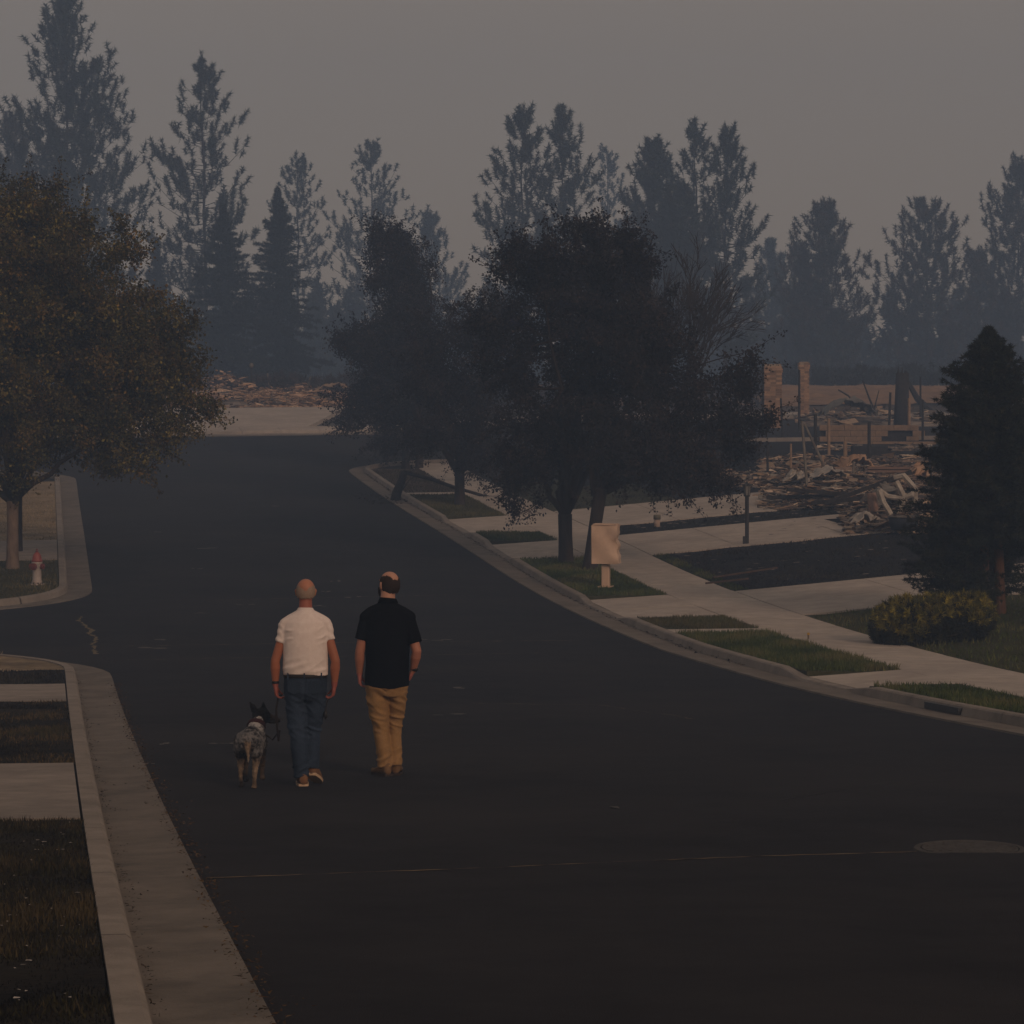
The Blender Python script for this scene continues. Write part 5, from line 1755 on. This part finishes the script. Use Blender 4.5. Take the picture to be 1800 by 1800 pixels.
# ---------- the bearded man: black polo shirt, khaki trousers
def man_black():
    base = G(681, 1364)
    rt = root('person', base, 'dark bearded balding man in black polo shirt and khaki trousers', 'person')
    yaw = .62
    HC = (.012, .03, 1.735)
    LS, LE, LW = Vector((-.205, .0, 1.455)), Vector((-.250, -.01, 1.12)), Vector((-.254, .04, .925))
    RS, RE, RW = Vector((.205, .0, 1.455)), Vector((.268, -.055, 1.13)), Vector((.232, .02, .955))
    body = MB()
    head_form(body, HC, yaw, 1.08)
    body.tube([(0, -.005, 1.50), (0, .0, 1.57), (.004, .008, 1.63), (.008, .012, 1.70)], [(.095, .08), (.072, .070), (.066, .068), (.064, .066)], 18, dome=True)
    body.tube([(0, 0, .86), (0, 0, 1.0), (0, 0, 1.2), (0, -.005, 1.40), (0, -.005, 1.50)], [(.165, .125), (.17, .14), (.172, .13), (.17, .11), (.10, .08)], 20, dome=True)
    for S, E_, W_ in ((LS, LE, LW), (RS, RE, RW)):
        S = S + Vector((-.018 if S.x > 0 else .018, 0, -.05))
        body.tube([S, S.lerp(E_, .4), E_, E_.lerp(W_, .3), W_.lerp(E_, .12), W_], [.044, .050, .044, .047, .032, .030], 14, dome=True)
    hand(body, LW, (-.252, .05, .835), 1, .85)
    hand(body, RW, (.195, .05, .872), -1, .45)
    for hx, kx, ky, ax, ay in ((-.085, -.055, .02, -.02, -.02), (.09, .062, .10, .075, .06)):
        leg_tube(body, [(hx, 0, .86), (kx, ky, .47), (ax, ay, .10)], [.09, .05, .038])
    me = fuse(body, .0058, 4)
    V = verts(me)
    col = np.tile([[.37, .155, .098]], (len(V), 1)) * (1 + .10 * nfield(V, (14, 14, 9)))[:, None]
    hz = V[:, 2] > 1.6
    col[hz] = np.array([.46, .24, .165]) * (1 + .08 * nfield(V[hz], (20, 20, 20), 3.))[:, None]
    hd = V[:, 2] < .93
    col[hd] = np.array([.37, .125, .10])
    tint(me, col)
    link('body', me, SKIN, rt)
    hk = lambda v, d: (v.z < .078 - .040 * math.exp(-((d.x - .1) / .45) ** 2) * (d.y < 0) + .014 * mnoise.noise((d.x * 6, d.y * 6, 4))) and v.z > (-.076 if d.y < -.05 else -.03) + .008 * mnoise.noise((d.x * 9, 1, d.z * 9)) and d.y < .42 and not (abs(d.x) > .82 and -.04 < d.y < .3 and v.z < .018)
    hair_shell(HC, yaw, 1.08, hk, HAIRB, rt, grow=.004, cc=(0, -.012, 0), rr=(.081, .095, .107))
    hair_shell(HC, yaw, 1.08, lambda v, d: v.z < -.032 + .02 * max(0, abs(d.x) - .5) and d.y > -.02, HAIRB, rt, 'beard', grow=.012, cc=(0, .030, -.045), rr=(.063, .072, .085))
    sh = MB()
    sh.tube([(-.004, 0, .825), (-.003, 0, .90), (0, .0, 1.02), (0, .0, 1.16), (0, -.002, 1.30), (0, -.004, 1.40), (0, -.004, 1.465), (0, .0, 1.53), (0, .004, 1.575)],
            [(.203, .165), (.202, .170), (.198, .168), (.200, .160), (.208, .148), (.206, .135), (.176, .118), (.110, .095), (.082, .080)], 32, hint=(1, 0, 0))
    sh.tube([(-.202, 0, 1.438), (-.14, 0, 1.474), (-.05, .0, 1.522), (.05, 0, 1.522), (.14, 0, 1.474), (.202, 0, 1.438)], [(.074, .056), (.086, .060), (.09, .055), (.09, .055), (.086, .060), (.074, .056)], 20, hint=(0, 1, 0), dome=True)
    for S, sx, e in ((LS, -1, Vector((-.258, -.004, 1.232))), (RS, 1, Vector((.262, -.02, 1.205)))):
        A_ = S + Vector((-sx * .018, 0, -.05))
        B_ = LE if sx < 0 else RE
        tt = (A_.z - e.z) / (A_.z - B_.z)
        sh.tube([(sx * .10, 0, 1.455), (sx * .155, 0, 1.445), (sx * .192, 0, 1.405), A_.lerp(B_, tt * .55) + Vector((sx * .006, 0, 0)), A_.lerp(B_, tt) + Vector((sx * .008, 0, 0))], [.064, .069, .067, .066, .066], 20)
    me = fuse(sh, .008, 5)
    V = verts(me)
    x, y, z = V.T
    d = .005 * nfield(V, (6, 6, 3.5)) + .003 * nfield(V, (14, 14, 9), 5.) + .006 * np.clip((1.2 - z) / .35, 0, 1) * nfield(V, (11, 11, 1.6), 8.)
    displace(me, d)
    V = verts(me)
    V[:, 2] -= .028 * np.exp(-(V[:, 0] / .13) ** 2) * (V[:, 1] < .03) * np.clip((.93 - V[:, 2]) / .1, 0, 1)
    me.vertices.foreach_set('co', V.astype(np.float32).ravel())
    link('polo_shirt', me, COTB, rt)
    band([(.004, .004, 1.565), (.004, .006, 1.60), (.005, .007, 1.612)], [(.094, .092), (.080, .080), (.076, .077)], COTB, rt, 'collar', 24)
    kh = MB()
    kh.tube([(-.004, 0, .95), (-.004, 0, .86), (-.006, -.004, .80), (-.006, 0, .735)], [(.185, .145), (.196, .152), (.198, .152), (.165, .12)], 28, hint=(1, 0, 0))
    kh.tube([(-.100, 0, .84), (-.092, -.002, .68), (-.072, .005, .50), (-.058, .0, .40), (-.036, -.012, .24), (-.020, -.015, .085)], [(.105, .13), (.099, .112), (.080, .094), (.068, .085), (.066, .082), (.068, .080)], 20, hint=(1, 0, 0))
    kh.tube([(.098, 0, .84), (.090, .04, .68), (.072, .085, .50), (.064, .095, .40), (.066, .075, .24), (.070, .055, .085)], [(.094, .13), (.084, .110), (.070, .092), (.064, .083), (.058, .078), (.058, .078)], 20, hint=(1, 0, 0))
    me = fuse(kh, .0085, 4)
    V = verts(me)
    x, y, z = V.T
    kn = np.exp(-((z - .50) / .085) ** 2)
    an = np.exp(-((z - .16) / .08) ** 2)
    d = .004 * nfield(V, (8, 8, 7)) + .0025 * nfield(V, (16, 16, 20), 9.)
    d += .015 * kn * folds(V, 17, .35, 1.) + .016 * an * folds(V, 18, -.4, 4.) + .012 * np.exp(-((z - .69) / .09) ** 2) * folds(V, 15, .6, 7.) + .003 * folds(V, 9, .2, 11.)
    dc = np.abs((z - .77) - np.abs(x + .006) * .75)
    d -= .010 * np.exp(-(dc / .012) ** 2) * ((y < 0) & (z > .73) & (z < .86))
    displace(me, d)
    link('trousers', me, KHAKI, rt)
    band([RW + Vector((.006, 0, .002)), RW + Vector((.016, -.005, .030))], [(.038, .038), (.039, .039)], RUBB, rt, 'watch')
    shoe(rt, (.015, -.075, 0), (-.55, .82), .29, SHOE2, SOLE2, 0.0, hgt=.10)
    shoe(rt, (.072, .01, 0), (.06, 1), .29, SHOE2, SOLE2, 0.0, hgt=.10)
man_black()

# ---------- the dog: mottled cattle dog walking away, head turned to the right
def dog():
    base = G(436, 1385)
    base = base + Vector((0, 0, .0))
    rt = root('dog', base, 'mottled grey and tan cattle dog with black head walking on a lead', 'dog')
    rt.scale = (.94, .94, .94)
    mb = MB()
    # trunk from rump to chest
    mb.tube([(.0, -.05, .43), (.0, .02, .425), (.0, .16, .40), (.005, .34, .38), (.01, .50, .375), (.015, .60, .39)],
            [(.088, .092), (.116, .112), (.112, .11), (.120, .13), (.124, .148), (.09, .11)], 20, hint=(1, 0, 0), dome=True)
    mb.tube([(.015, .52, .42), (.03, .60, .50), (.05, .64, .565)], [(.095, .11), (.080, .09), (.070, .075)], 16, hint=(1, 0, 0), dome=True)
    # head turned to the right
    mb.ell((.065, .65, .595), (.085, .075, .068), Matrix.Rotation(-.2, 3, 'Z'), 18, 12)
    mb.tube([(.09, .66, .585), (.155, .675, .565), (.215, .685, .545)], [(.045, .052), (.036, .036), (.028, .026)], 12, hint=(0, 1, 0), dome=True)
    mb.tube([(.10, .66, .560), (.155, .672, .535), (.195, .680, .522)], [(.034, .03), (.026, .016), (.02, .012)], 10, hint=(0, 1, 0), dome=True)
    for ex, ey, lean in ((.005, .63, -.042), (.085, .665, .0)):
        mb.tube([(ex, ey, .635), (ex + lean * .5, ey - .005, .68), (ex + lean, ey - .01, .722)], [(.034, .014), (.026, .010), (.006, .004)], 10, hint=(1, 0, .1))
    # hind legs: thigh, stifle forward, hock back, shank, paw
    for sx, dy in ((-1, .05), (1, -.06)):
        x = sx * .075
        mb.tube([(x * .9, -.0 + dy * .4, .42), (x * 1.05, .03 + dy, .33), (x, .055 + dy, .255)], [(.070, .100), (.064, .084), (.040, .052)], 14, hint=(1, 0, 0), dome=True)
        mb.tube([(x, .055 + dy, .265), (x * .98, .0 + dy, .20), (x * .95, -.055 + dy, .145)], [(.034, .044), (.027, .032), (.022, .028)], 12, hint=(1, 0, 0), dome=True)
        mb.tube([(x * .95, -.06 + dy, .155), (x * .9, -.048 + dy, .085), (x * .88, -.03 + dy, .03)], [(.020, .026), (.019, .021), (.022, .024)], 10, hint=(1, 0, 0), dome=True)
        mb.tube([(x * .88, -.038 + dy, .022), (x * .88, .012 + dy, .018)], [(.026, .020), (.024, .016)], 10, hint=(1, 0, 0), dome=True)
    for sx, dy in ((-1, -.06), (1, .07)):
        x = sx * .065 + .01
        mb.tube([(x * 1.2, .50, .36), (x * 1.2, .46 + dy * .3, .25)], [(.05, .07), (.034, .042)], 12, hint=(1, 0, 0), dome=True)
        mb.tube([(x * 1.2, .46 + dy * .3, .255), (x * 1.1, .485 + dy, .13), (x * 1.1, .47 + dy, .035)], [(.032, .036), (.024, .026), (.021, .023)], 10, hint=(1, 0, 0), dome=True)
        mb.tube([(x * 1.1, .462 + dy, .024), (x * 1.1, .515 + dy, .02)], [(.027, .022), (.025, .017)], 10, hint=(1, 0, 0), dome=True)
    # hanging tail
    mb.tube([(0, -.075, .455), (.005, -.115, .41), (.01, -.125, .33), (.014, -.115, .245)], [.024, .021, .018, .007], 10, dome=True)
    me = fuse(mb, .0065, 3)
    V = verts(me)
    x, y, z = V.T
    n1 = nfield(V, (38, 30, 38)); n2 = nfield(V, (85, 70, 85), 4.); n3 = nfield(V, (9, 7, 9), 7.)
    displace(me, .006 * n2 + .005 * n1 + .004 * nfield(V, (130, 60, 50), 2.))
    grey = np.array([.185, .18, .18]); blk_ = np.array([.022, .020, .020]); tan = np.array([.215, .155, .105]); wht = np.array([.50, .43, .35])
    f = np.clip(.45 + 1.0 * n1 + .6 * n2 + 1.2 * n3, 0, 1)[:, None]
    col = blk_ * (1 - f) + grey * f
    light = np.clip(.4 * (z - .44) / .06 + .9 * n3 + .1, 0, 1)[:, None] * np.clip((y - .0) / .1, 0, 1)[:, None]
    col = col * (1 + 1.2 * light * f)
    leg = np.clip((.30 - z) / .07 + .7 * n3 + .4 * n1, 0, 1)[:, None] * (np.abs(x) > .025)[:, None]
    col = col * (1 - leg) + (tan * (.7 + .6 * f)) * leg
    paw = np.clip((.085 - z) / .03, 0, 1)[:, None] * (x < .0)[:, None]
    col = col * (1 - paw) + blk_ * 1.6 * paw
    tl = ((y < -.085) & (np.abs(x - .008) < .03) & (z > .2) & (z < .43 + .02 * n1))
    tcol = tan * 1.3 * (1 - np.clip((.33 - z) / .08, 0, 1))[:, None] + wht * np.clip((.33 - z) / .08, 0, 1)[:, None]
    mixt = np.clip(.75 + n1, 0, 1)[:, None]
    col = np.where(tl[:, None], tcol * mixt * .85 + col * (1 - mixt), col)
    rump = np.exp(-(x / .03) ** 2) * np.exp(-((z - .34) / .1) ** 2) * (y < .0)
    rm = np.clip(rump * (1 + n1), 0, 1)[:, None] * .35
    col = col * (1 - rm) + tan * 1.4 * rm
    hd = (y > .57) & (z > .52)
    col[hd] = blk_ * .55 * (1 + n1[hd])[:, None]
    mz = hd & (x > .15)
    col[mz] = np.array([.07, .048, .034])
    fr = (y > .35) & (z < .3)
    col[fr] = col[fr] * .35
    tint(me, np.clip(col, .006, 1))
    link('body', me, mat('fur', (1, 1, 1), .9, (.8, .8, .8), 120., .6, 160, .1, attr=True), rt)
    band([(.022, .58, .49), (.027, .596, .508), (.03, .61, .525)], [(.092, .100), (.088, .096), (.081, .087)], mat('red_bandana', (.026, .010, .011), .9, (.048, .014, .014), 14., .4, 60), rt, 'collar', 20)
    return base
BD = dog()

# lead from the man's left hand to the collar
LEADM = mat('lead_strap', (.020, .014, .012), .7)
hp = B1 + Vector((-.238, .03, .775))
cp = BD + Vector((.094, .52, .41))
rel = lambda x, y, z: Vector((x, y, z))
mb = MB()
p0, p1 = hp, cp
pts = [p0 + Vector((.03, -.01, .01)), p0, Vector((p0.x - .02, lerp(p0.y, p1.y, .05), p0.z - .12)), Vector((p0.x - .015, lerp(p0.y, p1.y, .15), p0.z - .28)), Vector((p0.x - .005, lerp(p0.y, p1.y, .3), p0.z - .40)),
       Vector((p0.x + .0, lerp(p0.y, p1.y, .5), p1.z + .04)), Vector((lerp(p0.x, p1.x, .45), lerp(p0.y, p1.y, .75), p1.z - .05)), p1]
mb.tube(pts, [(.009, .004)] * len(pts), 6)
ld = mb.build('dog_lead', LEADM)
tag(ld, 'dark dog lead hanging from the man\'s left hand to the dog', 'lead')
rp = B1 + Vector((.222, .02, .77))
wb = root('waste_bag_holder', rp, 'small black pouch on a cord hanging from the right hand of the man in white', 'pouch')
mb = MB(); mb.tube([(.03, 0, .02), (0, -.02, -.005), (-.03, -.03, -.03), (-.042, -.03, -.08), (-.046, -.03, -.13)], [.004] * 5, 6); mb.build('cord', LEADM, wb)
mb = MB(); mb.tube([(-.046, -.03, -.12), (-.046, -.03, -.135), (-.047, -.03, -.165), (-.046, -.03, -.185)], [(.008, .008), (.020, .017), (.021, .018), (.010, .010)], 10, dome=True); mb.build('pouch', RUBB, wb, True)

# ------------------------------------------------------------------ smoke in the air
mb = MB()
mb.box((0, 131, 18.5), (400, 326, 43))
hz = mb.build('haze', None) if False else None
me = mb.mesh('haze')
hm = bpy.data.materials.new('haze')
hm.use_nodes = True
n, l = hm.node_tree.nodes, hm.node_tree.links
n.remove(n['Principled BSDF'])
pv = n.new('ShaderNodeVolumePrincipled')
pv.inputs['Color'].default_value = HAZE_COLOR
pv.inputs['Density'].default_value = HAZE_DENSITY
pv.inputs['Anisotropy'].default_value = 0.0
l.new(pv.outputs[0], n['Material Output'].inputs['Volume'])
hz = link('haze', me, hm)
hz['kind'] = 'stuff'
